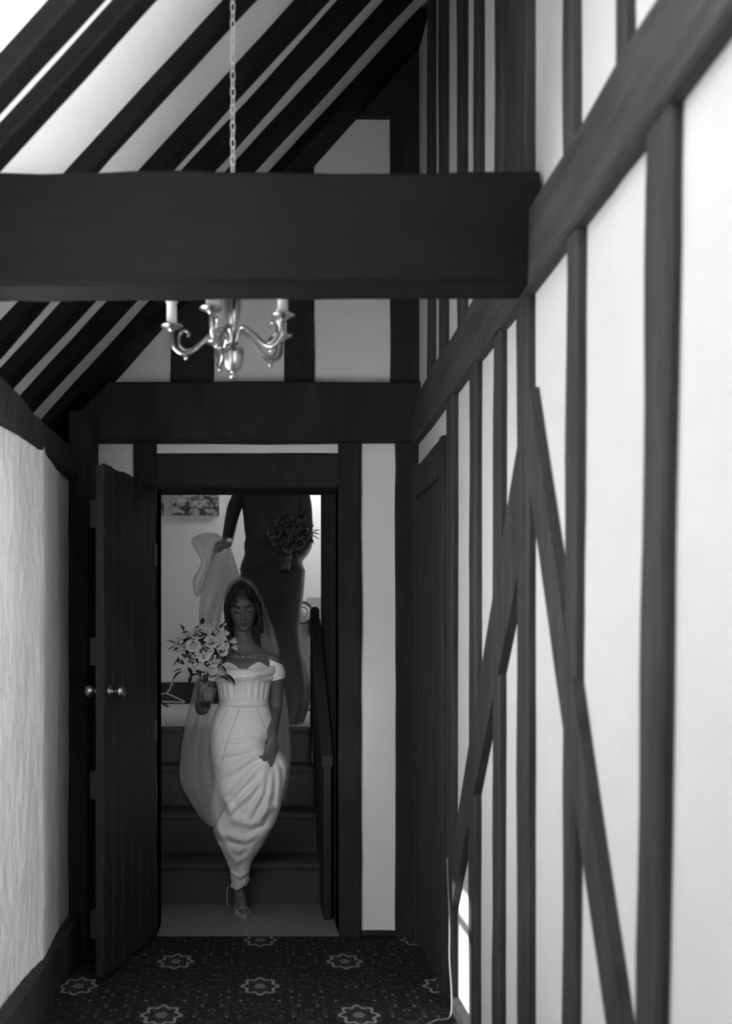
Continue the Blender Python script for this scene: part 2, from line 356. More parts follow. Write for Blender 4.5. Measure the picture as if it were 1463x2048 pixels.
# ================================================================== DOOR LEAF standing open
hx, hy = -0.476, 5.015
u = Vector((-0.216, -0.976, 0)).normalized(); nn = Vector((0.976, -0.216, 0)).normalized()
def leaf(uu, n_, z): return Vector((hx, hy, 0)) + u*uu + nn*n_ + Vector((0, 0, z))
def lbox(mbx, u0, u1, n0, n1, z0, z1):
    P = [leaf(a, b, c) for c in (z0, z1) for a, b in ((u0,n0),(u1,n0),(u1,n1),(u0,n1))]
    return mbx.add(P, [(3,2,1,0),(4,5,6,7),(0,1,5,4),(1,2,6,5),(2,3,7,6),(3,0,4,7)])
door = struct(lbox(MB(), 0.004, 0.664, -0.034, -0.012, 0.014, 2.05).build('door_1', M['door_wood']))
for i in range(6):
    a = 0.002 + i*0.1112; q = MB(); zt = 2.055 + random.uniform(-.006, .006)
    b = a + 0.1062; e = 0.004
    prof = [(a, -0.013), (a, -e), (a+e, 0), (b-e, 0), (b, -e), (b, -0.013)]
    q.rings([[leaf(x_, y_, z_) for x_, y_ in prof] for z_ in (0.012, zt)])
    q.build('plank', M['door_wood'], door)
for zc in (1.86, 1.31, 0.776, 0.22):
    lbox(MB(), 0.03, 0.655, -0.062, -0.034, zc - 0.055, zc + 0.055).build('ledge', M['door_wood'], door)
for sgn, nm in ((1, 0.0), (-1, -0.034)):
    kb = MB(); prof = [(0.024, 0), (0.024, .004), (0.010, .008), (0.009, .024), (0.016, .03), (0.0245, .042), (0.026, .052), (0.020, .063), (0.006, .068)]
    rg = []
    for r_, h_ in prof:
        rg.append([leaf(0.605 + r_*math.cos(2*math.pi*j/16), nm + sgn*h_, 1.15 + r_*math.sin(2*math.pi*j/16)) for j in range(16)])
    kb.rings(rg).build('door_knob', M['brass'], door, smooth=True)
for zc in (1.75, 0.95, 0.3):
    lbox(MB(), -0.012, 0.02, -0.004, 0.004, zc - .05, zc + .05).build('hinge', M['steel'], door)

# ================================================================== STAIR AND LANDING behind the doorway
landing = struct(MB().box((-1.0, YE + 0.02, -0.12), (0.36, 5.70, 0.0)).build('floor_landing', mat('landing_carpet', 0.25, 0.95, 0.1, var=0.2, scale=(40,40,40), bump=0.5, bscale=300)))
STEPZ = [0.215, 0.43, 0.65, 0.855]; STEPY = [5.665, 5.955, 6.245, 6.53]
stairs = empty('staircase', (-0.32, 5.665, 0), 'dark carpeted flight of four steps rising beyond the doorway', 'stairs')
for i, (z_, y_) in enumerate(zip(STEPZ, STEPY)):
    zb = STEPZ[i-1] if i else 0.0; y2 = STEPY[i+1] if i < 3 else y_ + 0.06
    prof = [(y_ + 0.018, zb), (y_ + 0.018, z_ - 0.035), (y_ + 0.004, z_ - 0.03), (y_ - 0.004, z_ - 0.018), (y_, z_ - 0.005), (y_ + 0.014, z_), (y2 + 0.02, z_), (y2 + 0.02, zb)]
    MB().rings([[(x_, a, b) for a, b in prof] for x_ in (-0.998, 0.308)]).build('step', M['carpet_dark'], stairs)
struct(MB().box((0.36, YE + 0.24, -.1), (0.44, 6.53, 3.4)).build('wall_stair_right', M['wood_dark']))
struct(MB().box((-1.08, YE + 0.24, -.1), (-1.0, 6.53, 3.4)).build('wall_stair_left', M['bed_wall']))
# newel, handrail and solid side of the stair
nw = empty('stair_balustrade', (0.33, 6.49, 0.855), 'dark painted low balustrade with round-topped newel at the top of the stair', 'balustrade')
cap = []
for i in range(11):
    a = math.pi*i/10; cap.append((0.322 - 0.026*math.cos(a), 1.545 + 0.026*math.sin(a)))
prof = [(0.296, 0.856)] + cap + [(0.348, 0.856)]
MB().rings([[(x_, y_, z_) for x_, z_ in prof] for y_ in (6.46, 6.525)]).build('newel_post', M['black'], nw)
MB().rings([[(0.300, 6.46, 1.50), (0.352, 6.46, 1.50), (0.352, 6.46, 1.45), (0.300, 6.46, 1.45)], [(0.300, 5.34, 0.80), (0.352, 5.34, 0.80), (0.352, 5.34, 0.75), (0.300, 5.34, 0.75)]]).build('handrail', M['black'], nw)
MB().rings([[(x_, y_, z_) for y_, z_ in ((6.46, 1.45), (5.36, 0.76), (5.36, 0.0), (6.46, 0.0))] for x_ in (0.310, 0.345)]).build('side_panel', M['black'], nw)

# ================================================================== BEDROOM upstairs
BZ, BY = 0.855, 9.42
struct(MB().box((-1.9, 6.56, BZ - .15), (1.8, BY, BZ)).box((0.309, 6.462, -0.1), (0.5, 6.56, BZ)).build('floor_bedroom', M['carpet_light']))
struct(MB().box((-1.9, BY, BZ - .15), (1.8, BY + .1, 3.5)).build('wall_bedroom_back', M['bed_wall']))
struct(MB().box((-2.0, 6.53, 0.7), (-1.9, BY + .1, 3.5)).build('wall_bedroom_left', M['bed_wall']))
struct(MB().box((1.8, 6.45, 0.7), (1.9, BY + .1, 3.5)).build('wall_bedroom_right', M['bed_wall']))
struct(MB().box((-1.9, 6.45, BZ - .2), (-1.08, 6.55, 3.5)).box((0.44, 6.45, BZ - .2), (1.8, 6.55, 3.5)).build('wall_bedroom_front', M['bed_wall']))
struct(MB().box((-2.0, YE + 0.24, 3.4), (1.9, BY + .1, 3.5)).build('ceiling_bedroom', M['bed_wall']))
struct(MB().box((-1.9, BY - 0.022, BZ), (1.8, BY, BZ + 0.165)).box((-1.9, BY - 0.016, BZ + 0.165), (1.8, BY, BZ + 0.185)).build('baseboard_bedroom', M['black']))

def canvas_mat(seed):
    m = bpy.data.materials.new('stone_wall_print'); m.use_nodes = True; nt = m.node_tree; N = nt.nodes; Lk = nt.links; b = N['Principled BSDF']
    b.inputs['Roughness'].default_value = 0.7
    tc = N.new('ShaderNodeTexCoord'); mp = N.new('ShaderNodeMapping'); mp.inputs['Rotation'].default_value = (R(90), 0, 0); mp.inputs['Location'].default_value = (seed, 0, 0)
    Lk.new(tc.outputs['Object'], mp.inputs[0])
    nz_ = N.new('ShaderNodeTexNoise'); nz_.inputs['Scale'].default_value = 18; Lk.new(mp.outputs[0], nz_.inputs['Vector'])
    mx = N.new('ShaderNodeMix'); mx.data_type = 'VECTOR'; mx.inputs['Factor'].default_value = 0.035; Lk.new(mp.outputs[0], mx.inputs[4]); Lk.new(nz_.outputs['Color'], mx.inputs[5])
    br = N.new('ShaderNodeTexBrick'); br.inputs['Scale'].default_value = 5.5; br.inputs['Mortar Size'].default_value = 0.012; br.inputs['Row Height'].default_value = 0.22
    br.inputs['Color1'].default_value = (.12,.12,.12,1); br.inputs['Color2'].default_value = (.5,.5,.5,1); br.inputs['Mortar'].default_value = (.75,.75,.75,1)
    Lk.new(mx.outputs[1], br.inputs['Vector'])
    n2 = N.new('ShaderNodeTexNoise'); n2.inputs['Scale'].default_value = 14; n2.inputs['Detail'].default_value = 8; Lk.new(mp.outputs[0], n2.inputs['Vector'])
    sx = N.new('ShaderNodeSeparateXYZ'); Lk.new(tc.outputs['Object'], sx.inputs[0])
    mr = N.new('ShaderNodeMapRange'); mr.inputs[1].default_value = 2.44; mr.inputs[2].default_value = 2.66; mr.inputs[3].default_value = 0.56; mr.inputs[4].default_value = 0.34; Lk.new(sx.outputs[2], mr.inputs[0])
    gt = N.new('ShaderNodeMath'); gt.operation = 'GREATER_THAN'; Lk.new(n2.outputs[0], gt.inputs[0]); Lk.new(mr.outputs[0], gt.inputs[1])
    m3 = N.new('ShaderNodeMix'); m3.data_type = 'RGBA'; Lk.new(gt.outputs[0], m3.inputs[0]); m3.inputs[6].default_value = (.05,.05,.05,1); Lk.new(br.outputs[0], m3.inputs[7])
    m4 = N.new('ShaderNodeMix'); m4.data_type = 'RGBA'; m4.blend_type = 'MULTIPLY'; m4.inputs[0].default_value = 0.8; Lk.new(m3.outputs[2], m4.inputs[6]); 
    n5 = N.new('ShaderNodeTexNoise'); n5.inputs['Scale'].default_value = 40; n5.inputs['Detail'].default_value = 6; Lk.new(mp.outputs[0], n5.inputs['Vector'])
    r5 = N.new('ShaderNodeMapRange'); r5.inputs[1].default_value = .2; r5.inputs[2].default_value = .58; Lk.new(n5.outputs[0], r5.inputs[0]); Lk.new(r5.outputs[0], m4.inputs[7])
    Lk.new(m4.outputs[2], b.inputs['Base Color'])
    return m
def canvas(x0, x1, lab, seed):
    k = FPX/9.4; X0, X1 = (x0 - VPX)/k, (x1 - VPX)/k; z0 = EYE + (VPY - 1031)/k; z1 = z0 + 0.42
    t = empty('canvas_picture', ((X0+X1)/2, BY, z0), lab, 'picture')
    MB().box((X0, BY - 0.035, z0), (X1, BY - 0.002, z1)).build('stretcher', M['bed_wall'], t)
    MB().box((X0 - .001, BY - 0.038, z0 - .001), (X1 + .001, BY - 0.034, z1 + .001)).build('print', canvas_mat(seed), t)
canvas(346, 438, 'canvas print of a mossy stone wall hanging behind the raised veil', 0.3)
canvas(234, 328, 'canvas print of a mossy stone wall half hidden by the door post', 1.7)

# clothes hangers on the floor by the skirting
MB().tube([at(343, 1368, 9.36), at(344, 1374, 9.36), at(338, 1379, 9.37), at(334, 1387, 9.37)], 0.003, 6)
hk = MB(); hk.tube([at(x, y, 9.33) for x, y in crom([(347, 1371), (344, 1367), (341, 1371), (340, 1378), (334, 1386), (345, 1392), (369, 1404), (350, 1404), (318, 1403), (300, 1402), (305, 1398), (318, 1390), (334, 1386)], 5)], 0.0032, 6)
tag(hk.build('wire_hanger', M['white_paint'], smooth=True), 'thin white wire coat hanger leaning on the black skirting', 'hanger')
bh = MB(); bh.tube([at(x, y, 8.9) for x, y in crom([(286, 1420), (300, 1404), (318, 1404), (332, 1411), (341, 1420), (333, 1422), (318, 1421), (300, 1421), (286, 1420)], 5)], [0.014]*41, 6, flat=0.6)
tag(bh.build('plastic_hanger', M['black'], smooth=True), 'thick black coat hanger lying on the pale bedroom carpet', 'hanger')

# upholstered settee with a rolled arm, tassel and dark piping
sx0, sx1, sy0, sy1 = 0.26, 1.35, 8.92, 9.36
ss = empty('settee', ((sx0 + sx1)/2, 9.1, BZ), 'pale settee with a rolled arm, dark piping and tassel', 'settee')
M['linen'] = mat('pale_linen', 0.55, 0.9, 0.1, var=0.08, scale=(60,60,60)); M['linen_g'] = mat('grey_linen', 0.36, 0.9, 0.1, var=0.08, scale=(60,60,60))
for xa in (0.34, 1.27):
    ar = MB().rings([[(xa + 0.085*math.cos(2*math.pi*j/24), y_, BZ + 0.765 + 0.085*math.sin(2*math.pi*j/24)) for j in range(24)] for y_ in (sy0, sy1)]).build('rolled_arm', M['linen'], ss, smooth=False)
    MB().rings([[(xa + r_*math.cos(2*math.pi*j/24), sy0 - d_, BZ + 0.765 + r_*math.sin(2*math.pi*j/24)) for j in range(24)] for r_, d_ in ((.062, 0), (.060, .012), (.045, .016), (.042, .010), (.034, .018), (.005, .024))]).build('arm_rosette', M['linen'], ar, smooth=True)
    MB().tube([(xa + 0.087*math.cos(2*math.pi*j/28), sy0 - .002, BZ + 0.765 + 0.087*math.sin(2*math.pi*j/28)) for j in range(29)], 0.006, 6).build('piping', M['black'], ar)
    ts = MB()
    for q in range(9):
        x_ = xa + 0.052 + q*0.0035; ts.tube([(x_ - .002, sy0 - .012, BZ + 0.70), (x_ + .002*math.sin(q), sy0 - .018, BZ + 0.64), (x_ - .004 + .003*math.sin(q*2), sy0 - .016, BZ + 0.575 + .008*math.cos(q*3))], [.0025, .003, .002], 5)
    ts.build('tassel', M['black'], ar)
    MB().box((xa - .055, sy0 + .004, BZ + 0.05), (xa + .06, sy1, BZ + 0.72)).build('arm_front', M['linen_g'], ss)
MB().box((sx0 + .14, sy0 + .02, BZ + .06), (sx1 - .14, sy1, BZ + .42)).build('seat', M['linen'], ss)
MB().box((sx0 + .14, sy1 - .14, BZ + .4), (sx1 - .14, sy1, BZ + .9)).build('backrest', M['linen_g'], ss)
for xx in (sx0 + .05, sx1 - .09):
    for yy in (sy0 + .02, sy1 - .06): MB().box((xx, yy, BZ), (xx + .04, yy + .04, BZ + .06)).build('leg', M['black'], ss)

# low white box with black edges, and what stands on it
wb = empty('storage_box', (0.48, 8.5, BZ), 'low white storage box with black edges in front of the settee', 'box')
MB().box((0.33, 8.36, BZ + .012), (0.72, 8.72, BZ + .148)).build('body', M['white_paint'], wb)
MB().box((0.325, 8.355, BZ), (0.725, 8.725, BZ + .012)).build('base_edge', M['black'], wb)
MB().box((0.325, 8.355, BZ + .148), (0.725, 8.725, BZ + .164)).build('lid', M['black'], wb)
bg = MB(); rg = []
for i in range(9):
    t = i/8; r_ = []
    for j in range(20):
        a = 2*math.pi*j/20; n_ = noise.noise(Vector((math.cos(a)*2, math.sin(a)*2, t*4)))
        r_.append((0.40 + (0.058 + .02*t + .014*n_)*math.cos(a), 8.48 + (0.05 + .014*n_)*math.sin(a), BZ + .164 + .245*t + (.02*n_ if i == 8 else 0)))
    rg.append(r_)
bg.rings(rg, True, False)
bag = bg.build('paper_bag', M['linen'], smooth=False); tag(bag, 'crumpled pale paper bag standing open on the white box', 'bag')
vz = MB().lathe((0.525, 8.43, BZ + .164), [(.02, 0), (.045, .01), (.062, .045), (.062, .075), (.045, .11), (.024, .128), (.02, .132)], 20).build('vase', M['white_paint'], smooth=True)
tag(vz, 'round white vase in front of the paper bag', 'vase')

# ================================================================== CHANDELIER
cx, cy = -0.079, 3.175
ch = empty('chandelier', (cx, cy, 2.10), 'brass five-armed chandelier hanging on a chain behind the tie beam', 'chandelier')
MB().lathe((cx, cy, 0), [(.004, 2.098), (.009, 2.102), (.010, 2.110), (.005, 2.116), (.010, 2.118), (.022, 2.127), (.029, 2.146), (.0315, 2.168), (.033, 2.184), (.024, 2.186), (.010, 2.188)], 24).build('urn', M['brass'], ch, smooth=True)
MB().lathe((cx, cy, 0), [(.008, 2.184), (.007, 2.24), (.012, 2.25), (.022, 2.28), (.027, 2.34), (.022, 2.40), (.010, 2.45), (.008, 2.55), (.014, 2.56), (.014, 2.575), (.005, 2.60), (.004, 2.625)], 24).build('column', M['brass'], ch, smooth=True)
M['candle'] = mat('ivory_candle_sleeve', 0.88, 0.35, 0.5); M['bulb'] = mat('frosted_bulb', 0.85, 0.2, 0.6)
for i, deg in enumerate((180, 252, 324, 36, 108)):
    a = R(deg); dx, dy = math.cos(a), math.sin(a)
    def Q(r_, z_): return (cx + dx*r_, cy + dy*r_, z_)
    pts = [Q(r_, z_) for r_, z_ in crom([(.010, 2.200), (.022, 2.235), (.04, 2.241), (.075, 2.215), (.115, 2.180), (.145, 2.172), (.170, 2.192), (.176, 2.225), (.176, 2.240)], 6)]
    arm = MB().tube(pts, 0.0068, 10).build('arm', M['brass'], ch, smooth=True)
    MB().tube([Q(r_, z_) for r_, z_ in crom([(.112, 2.184), (.138, 2.182), (.155, 2.200), (.154, 2.226), (.138, 2.238), (.127, 2.228), (.130, 2.220)], 6)], [0.0045]*25 + [.0045]*12, 8).build('scroll', M['brass'], arm, smooth=True)
    MB().lathe(Q(.135, 0), [(.002, 2.152), (.006, 2.156), (.006, 2.164), (.003, 2.17)], 10).build('finial', M['brass'], arm, smooth=True)
    MB().lathe(Q(.176, 0), [(.006, 2.232), (.008, 2.236), (.020, 2.243), (.032, 2.249), (.033, 2.252), (.020, 2.251), (.013, 2.250), (.013, 2.256)], 20).build('drip_pan', M['brass'], arm, smooth=True)
    cd = MB().lathe(Q(.176, 0), [(.0145, 2.250), (.0148, 2.256), (.0145, 2.316), (.0175, 2.320), (.017, 2.330), (.006, 2.336)], 16).build('candle', M['candle'], arm, smooth=True)
    MB().lathe(Q(.176, 0), [(.006, 2.334), (.007, 2.345), (.013, 2.365), (.012, 2.38), (.006, 2.40), (.002, 2.412)], 14).build('bulb', M['bulb'], arm, smooth=True)
M['chain'] = mat('silvery_chain', 0.85, 0.35, 0.8)
lp = [(0.0068*math.cos(a), 0, (0.0075 if math.sin(a) > 0 else -0.0075)*1.0 + 0.0068*math.sin(a)) for a in [2*math.pi*j/14 for j in range(14)]]
lmb = MB(); lmb.tube(lp + [lp[0]], 0.0019, 6, cap=False); link_me = lmb.mesh('chain_link', M['chain'], True)
z_ = 2.632; i = 0
while z_ < 3.21:
    o = bpy.data.objects.new('chain_link', link_me); C.objects.link(o); o.parent = ch
    o.location = (0, 0, z_ - 2.10); o.rotation_euler = (0, 0, R(35 + 90*(i % 2))); z_ += 0.0245; i += 1
MB().lathe((cx, cy, 0), [(.003, 3.20), (.004, 3.22), (.035, 3.235), (.04, 3.262)], 16).build('ceiling_hook', M['brass'], ch, smooth=True)

# pale cord running down the right wall and out over the carpet
cord = MB().tube([tuple(p) for p in crom([(0.690, 4.06, 0.55), (0.688, 4.0, 0.33), (0.683, 3.97, 0.20), (0.684, 3.93, 0.08), (0.672, 3.90, 0.014), (0.62, 3.88, 0.010), (0.56, 3.80, 0.010), (0.53, 3.68, 0.010), (0.56, 3.5, 0.010)], 6)], 0.003, 8).build('cord', mat('grey_cord', 0.16, 0.7), smooth=True)
tag(cord, 'pale cord running down the timbered wall onto the patterned carpet', 'cord')

# ================================================================== PEOPLE
M['skin'] = mat('skin', 0.115, 0.55, 0.35, var=0.05, scale=(20,20,20))
M['skin_shaded'] = mat('skin_in_shade', 0.06, 0.55, 0.3, var=0.05, scale=(20,20,20))  # bridesmaid's skin, with her backlit shade put into the colour
M['hair'] = mat('brown_hair', 0.020, 0.45, 0.4, var=0.5, scale=(90,90,12))
M['satin'] = mat('ivory_satin', 0.70, 0.5, 0.35, var=0.03, scale=(8,8,8))
M['satin_trim'] = mat('ivory_satin_seam', 0.40, 0.6, 0.3)
M['lip'] = mat('lips', 0.05, 0.4, 0.4); M['lash'] = mat('lashes', 0.008, 0.7, 0.2)
M['dress_dark'] = mat('dark_satin_dress', 0.055, 0.55, 0.35, var=0.15, scale=(9,9,3))
M['stone'] = mat('crystal', 0.9, 0.15, 0.9)
def veil_mat():
    m = bpy.data.materials.new('tulle_veil'); m.use_nodes = True; nt = m.node_tree; N = nt.nodes; Lk = nt.links
    N.remove(N['Principled BSDF']); out = N['Material Output']
    d = N.new('ShaderNodeBsdfDiffuse'); d.inputs[0].default_value = (.62,.62,.62,1); t = N.new('ShaderNodeBsdfTranslucent'); t.inputs[0].default_value = (.62,.62,.62,1)
    m1 = N.new('ShaderNodeMixShader'); m1.inputs[0].default_value = 0.5; Lk.new(d.outputs[0], m1.inputs[1]); Lk.new(t.outputs[0], m1.inputs[2])
    tr = N.new('ShaderNodeBsdfTransparent'); m2 = N.new('ShaderNodeMixShader'); Lk.new(tr.outputs[0], m2.inputs[1]); Lk.new(m1.outputs[0], m2.inputs[2])
    lw_ = N.new('ShaderNodeLayerWeight'); lw_.inputs[0].default_value = 0.5; mr = N.new('ShaderNodeMapRange'); mr.inputs[3].default_value = 0.36; mr.inputs[4].default_value = 0.85
    Lk.new(lw_.outputs['Facing'], mr.inputs[0]); Lk.new(mr.outputs[0], m2.inputs[0]); Lk.new(m2.outputs[0], out.inputs[0])
    return m
M['tulle'] = veil_mat()

def lerp_table(tb_, v):
    if v <= tb_[0][0]: return tb_[0][1]
    for (a, p), (b, q) in zip(tb_, tb_[1:]):
        if v <= b:
            t = (v - a)/(b - a); t = t*t*(3 - 2*t)*0.4 + t*0.6
            return p + (q - p)*t
    return tb_[-1][1]
XWt = [(-.118,.016),(-.110,.031),(-.095,.043),(-.07,.055),(-.04,.064),(0,.070),(.03,.072),(.06,.068),(.09,.053),(.11,.030),(.12,.004)]
YFt = [(-.118,.050),(-.110,.070),(-.095,.079),(-.08,.078),(-.06,.083),(-.04,.086),(0,.087),(.03,.090),(.06,.085),(.09,.064),(.11,.034),(.12,.004)]
YBt = [(-.118,.0),(-.09,.03),(-.06,.062),(-.03,.088),(0,.099),(.04,.100),(.08,.080),(.11,.040),(.12,.005)]
def g2(x, z, x0, z0, sx, sz): return math.exp(-((x-x0)/sx)**2 - ((z-z0)/sz)**2)
def face_d(x, z):
    if z > -.038: A = .022*max(0, min(1, (.020 - z)/.058))
    else: A = .022*math.exp(-((z + .038)/.006)**2)
    d = A*math.exp(-(x/.0092)**2); ax = abs(x)
    d += .007*g2(ax, z, .0115, -.041, .006, .006)
    d += -.014*g2(ax, z, .030, .006, .016, .012) + .005*g2(ax, z, .030, .026, .022, .007) + .007*g2(ax, z, .031, .001, .012, .008)
    d += .006*g2(ax, z, .042, -.026, .018, .018)
    d += .006*g2(x, z, 0, -.0605, .019, .0045) + .007*g2(x, z, 0, -.0735, .016, .0055) - .004*g2(x, z, 0, -.067, .022, .0018)
    d += .006*g2(x, z, 0, -.102, .018, .012) - .003*g2(x, z, 0, -.085, .018, .005)
    return d
def head_pt(t, z, s=1.0):
    c, sn = math.cos(t), math.sin(t); xw = lerp_table(XWt, z); x = xw*c
    if sn < 0: y = -lerp_table(YFt, z)*(abs(sn)**0.9); y -= face_d(x, z)*sn*sn
    else: y = lerp_table(YBt, z)*(sn**0.9)
    return Vector((x*s, y*s, z*s))
def face_pt(x, z, off=0.0):
    xw = lerp_table(XWt, z); c = max(-1, min(1, x/xw)); t = -math.acos(c)
    p = head_pt(t, z); p.y -= off; return p
def add_head(mb, T, nr=110, ns=120):
    rg = []
    for i in range(nr + 1):
        z = -.118 + .238*i/nr
        rg.append([T @ head_pt(2*math.pi*j/ns, z) for j in range(ns)])
    mb.rings(rg)
def chain_limb(mb, pts, rad, n=14, flat=None, sub=4):
    q = crom([tuple(p) + (r_,) for p, r_ in zip(pts, rad)], sub)
    P = [Vector(a[:3]) for a in q]; r_ = [a[3] for a in q]
    t0 = (P[0] - P[1]).normalized(); t1 = (P[-1] - P[-2]).normalized()
    P = [P[0] + t0*r_[0]*.9, P[0] + t0*r_[0]*.6] + P + [P[-1] + t1*r_[-1]*.6, P[-1] + t1*r_[-1]*.9]; r_ = [r_[0]*.35, r_[0]*.8] + r_ + [r_[-1]*.8, r_[-1]*.35]
    mb.tube(P, r_, n, flat=flat)
def add_hand(mb, wrist, f, nrm_, side, curl, s=1.0, thumb=0.5):
    f = Vector(f).normalized(); n_ = Vector(nrm_); n_ = (n_ - f*n_.dot(f)).normalized(); sd_ = f.cross(n_)*side; W = Vector(wrist)
    rg = []
    for a, hw, ht in ((-.012, .022, .019), (.0, .025, .018), (.03, .034, .016), (.06, .039, .014), (.085, .038, .012), (.092, .033, .008)):
        rg.append([W + (f*a + sd_*hw*math.cos(2*math.pi*j/16) + n_*ht*math.sin(2*math.pi*j/16))*s for j in range(16)])
    mb.rings(rg)
    for i in range(4):
        L = (.074, .082, .076, .060)[i]; p = W + (f*.078 + sd_*(.030 - .0195*i))*s; d = f.copy(); pts = [p.copy()]; ang = 0
        for q, fr in enumerate((.45, .31, .24)):
            ang += curl[i][q]; d = (f*math.cos(ang) + n_*math.sin(ang)); p = p + d*L*fr*s; pts.append(p.copy())
        chain_limb(mb, pts, [.0095*s, .0088*s, .0080*s, .0068*s], 10, sub=3)
    p = W + (f*.022 + sd_*.028)*s; d0 = (f*.55 + sd_*(.85 - .5*thumb) + n_*(.15 + .6*thumb)).normalized(); d1 = (f*.75 + sd_*(.4 - .7*thumb) + n_*(.2 + .6*thumb)).normalized()
    chain_limb(mb, [p, p + d0*.035*s, p + d0*.035*s + d1*.030*s, p + d0*.035*s + d1*.055*s], [.013*s, .0115*s, .010*s, .008*s], 10, sub=3)
def skin_mesh(mb, voxel, extra=None, smooth_it=5):
    me = mb.mesh('tmp_body', None); o = bpy.data.objects.new('tmp_body', me); C.objects.link(o)
    md = o.modifiers.new('r', 'REMESH'); md.mode = 'VOXEL'; md.voxel_size = voxel; md.use_smooth_shade = True
    m2 = o.modifiers.new('s', 'SMOOTH'); m2.factor = 0.5; m2.iterations = smooth_it
    dg = bpy.context.evaluated_depsgraph_get(); dg.update()
    out = bpy.data.meshes.new_from_object(o.evaluated_get(dg))
    bpy.data.objects.remove(o)
    V = [tuple(v.co) for v in out.vertices]; F = [tuple(p.vertices) for p in out.polygons]
    r_ = MB(); r_.add(V, F)
    if extra: extra(r_)
    bpy.data.meshes.remove(out)
    return r_
def ell(c, hx_, hy_, n=40, z=None):
    return [Vector((c[0] + hx_*math.cos(2*math.pi*j/n), c[1] + hy_*math.sin(2*math.pi*j/n), c[2])) for j in range(n)]
def face_parts(T, who):
    lp_ = MB()
    for zc, hz, up in ((-.0610, .0050, 1), (-.0730, .0058, 0)):
        rows_ = []
        for i in range(7):
            v = i/6; row = []
            for j in range(15):
                uu = -1 + 2*j/14; half = hz*(1 - abs(uu)**2.2); cup = (.0012*math.cos(uu*6) if up else 0)
                row.append(T @ face_pt(uu*.0225, zc + (v*2 - 1)*half + (cup if v > .6 else 0), .0022))
            rows_.append(row)
        lp_.grid(rows_)
    lp_.build('lips', M['lip'], who, smooth=True)
    for s_ in (-1, 1):
        MB().tube([T @ face_pt(s_*(.0175 + .0265*i/10), -.004 - .0045*math.sin(math.pi*i/10) + .002*i/10, .0016) for i in range(11)], [.0014 + .0020*math.sin(math.pi*i/10) for i in range(11)], 6).build('eyelashes', M['lash'], who)
        MB().tube([T @ face_pt(s_*(.013 + .036*i/10), .021 + .006*math.sin(math.pi*(i/10)**.8*.8), .0005) for i in range(11)], [.0016 + .0032*math.sin(math.pi*(.2 + .75*i/10)) for i in range(11)], 6, flat=.5).build('eyebrow', M['lash'], who)

# ------------------------------------------------------------------ the bride
HB = Matrix.Translation((-0.0870, 5.475, 1.531)) @ Matrix.Rotation(R(-4), 4, 'Y') @ Matrix.Rotation(R(17), 4, 'X') @ Matrix.Scale(0.99, 4)
bride = empty('person', (-0.09, 5.5, 0), 'bride in an ivory off-shoulder gown descending with bowed head', 'person')
b = MB(); cxb = -0.083
b.rings([ell((cxb + ox, 5.51 + oy, z), hx_, hy_) for z, hx_, hy_, ox, oy in ((.70,.145,.11,-.005,0),(.80,.155,.118,-.005,0),(.93,.146,.112,-.004,0),(1.0,.122,.096,0,0),(1.06,.104,.082,0,0),(1.13,.114,.090,0,0),(1.20,.128,.102,.002,-.004),(1.25,.140,.090,.003,0),(1.285,.140,.066,.003,.008),(1.308,.122,.056,.002,.012),(1.332,.082,.050,.0,.012),(1.358,.055,.047,-.001,.006),(1.40,.045,.046,-.003,-.004),(1.45,.046,.048,-.004,-.010))])
for sx_ in (-1, 1): chain_limb(b, [(cxb + sx_*.056, 5.452, 1.215), (cxb + sx_*.058, 5.45, 1.20)], [.042, .042])
for sx_ in (-1, 1): chain_limb(b, [(cxb + sx_*.02, 5.452, 1.286), (cxb + sx_*.08, 5.452, 1.292), (cxb + sx_*.13, 5.475, 1.29)], [.008, .008, .008], 8)
# her left arm hangs and gathers the skirt
chain_limb(b, [(.058, 5.515, 1.262), (.078, 5.54, 1.18), (.076, 5.59, 1.03), (.064, 5.50, .955), (.060, 5.385, .895)], [.046, .042, .035, .033, .023])
add_hand(b, (.060, 5.372, .882), (-.16, -.22, -.95), (-.55, .75, -.1), 1, [(.15,.45,.3),(.3,.7,.5),(.45,.85,.6),(.55,.95,.6)], 0.95)
# her right arm is bent, the hand closed round the stems
chain_limb(b, [(-.228, 5.515, 1.262), (-.262, 5.53, 1.17), (-.285, 5.52, 1.03), (-.290, 5.42, 1.04), (-.287, 5.33, 1.075)], [.046, .042, .035, .032, .023])
add_hand(b, (-.285, 5.325, 1.08), (.25, -.75, .25), (.9, .3, 0), 1, [(.7,1.2,.8),(.75,1.25,.8),(.8,1.25,.8),(.8,1.3,.8)], 0.9, thumb=.9)
# legs: the right one forward on the landing, the left behind on the first step
chain_limb(b, [(-.125, 5.51, .80), (-.115, 5.51, .48), (-.110, 5.53, .28), (-.108, 5.535, .135), (-.106, 5.535, .10)], [.075, .050, .034, .028, .029])
chain_limb(b, [(-.106, 5.555, .095), (-.098, 5.50, .062), (-.086, 5.44, .024), (-.078, 5.40, .014)], [.030, .033, .026, .012], flat=.85)
chain_limb(b, [(-.045, 5.54, .80), (-.06, 5.60, .55), (-.075, 5.76, .40), (-.085, 5.80, .30)], [.085, .058, .048, .032])
chain_limb(b, [(-.087, 5.815, .285), (-.090, 5.76, .25), (-.093, 5.70, .235)], [.030, .032, .020], flat=.8)
body = skin_mesh(b, 0.0042, lambda r_: add_head(r_, HB)).build('body', M['skin'], bride, smooth=True, fix=False)
face_parts(HB, bride)

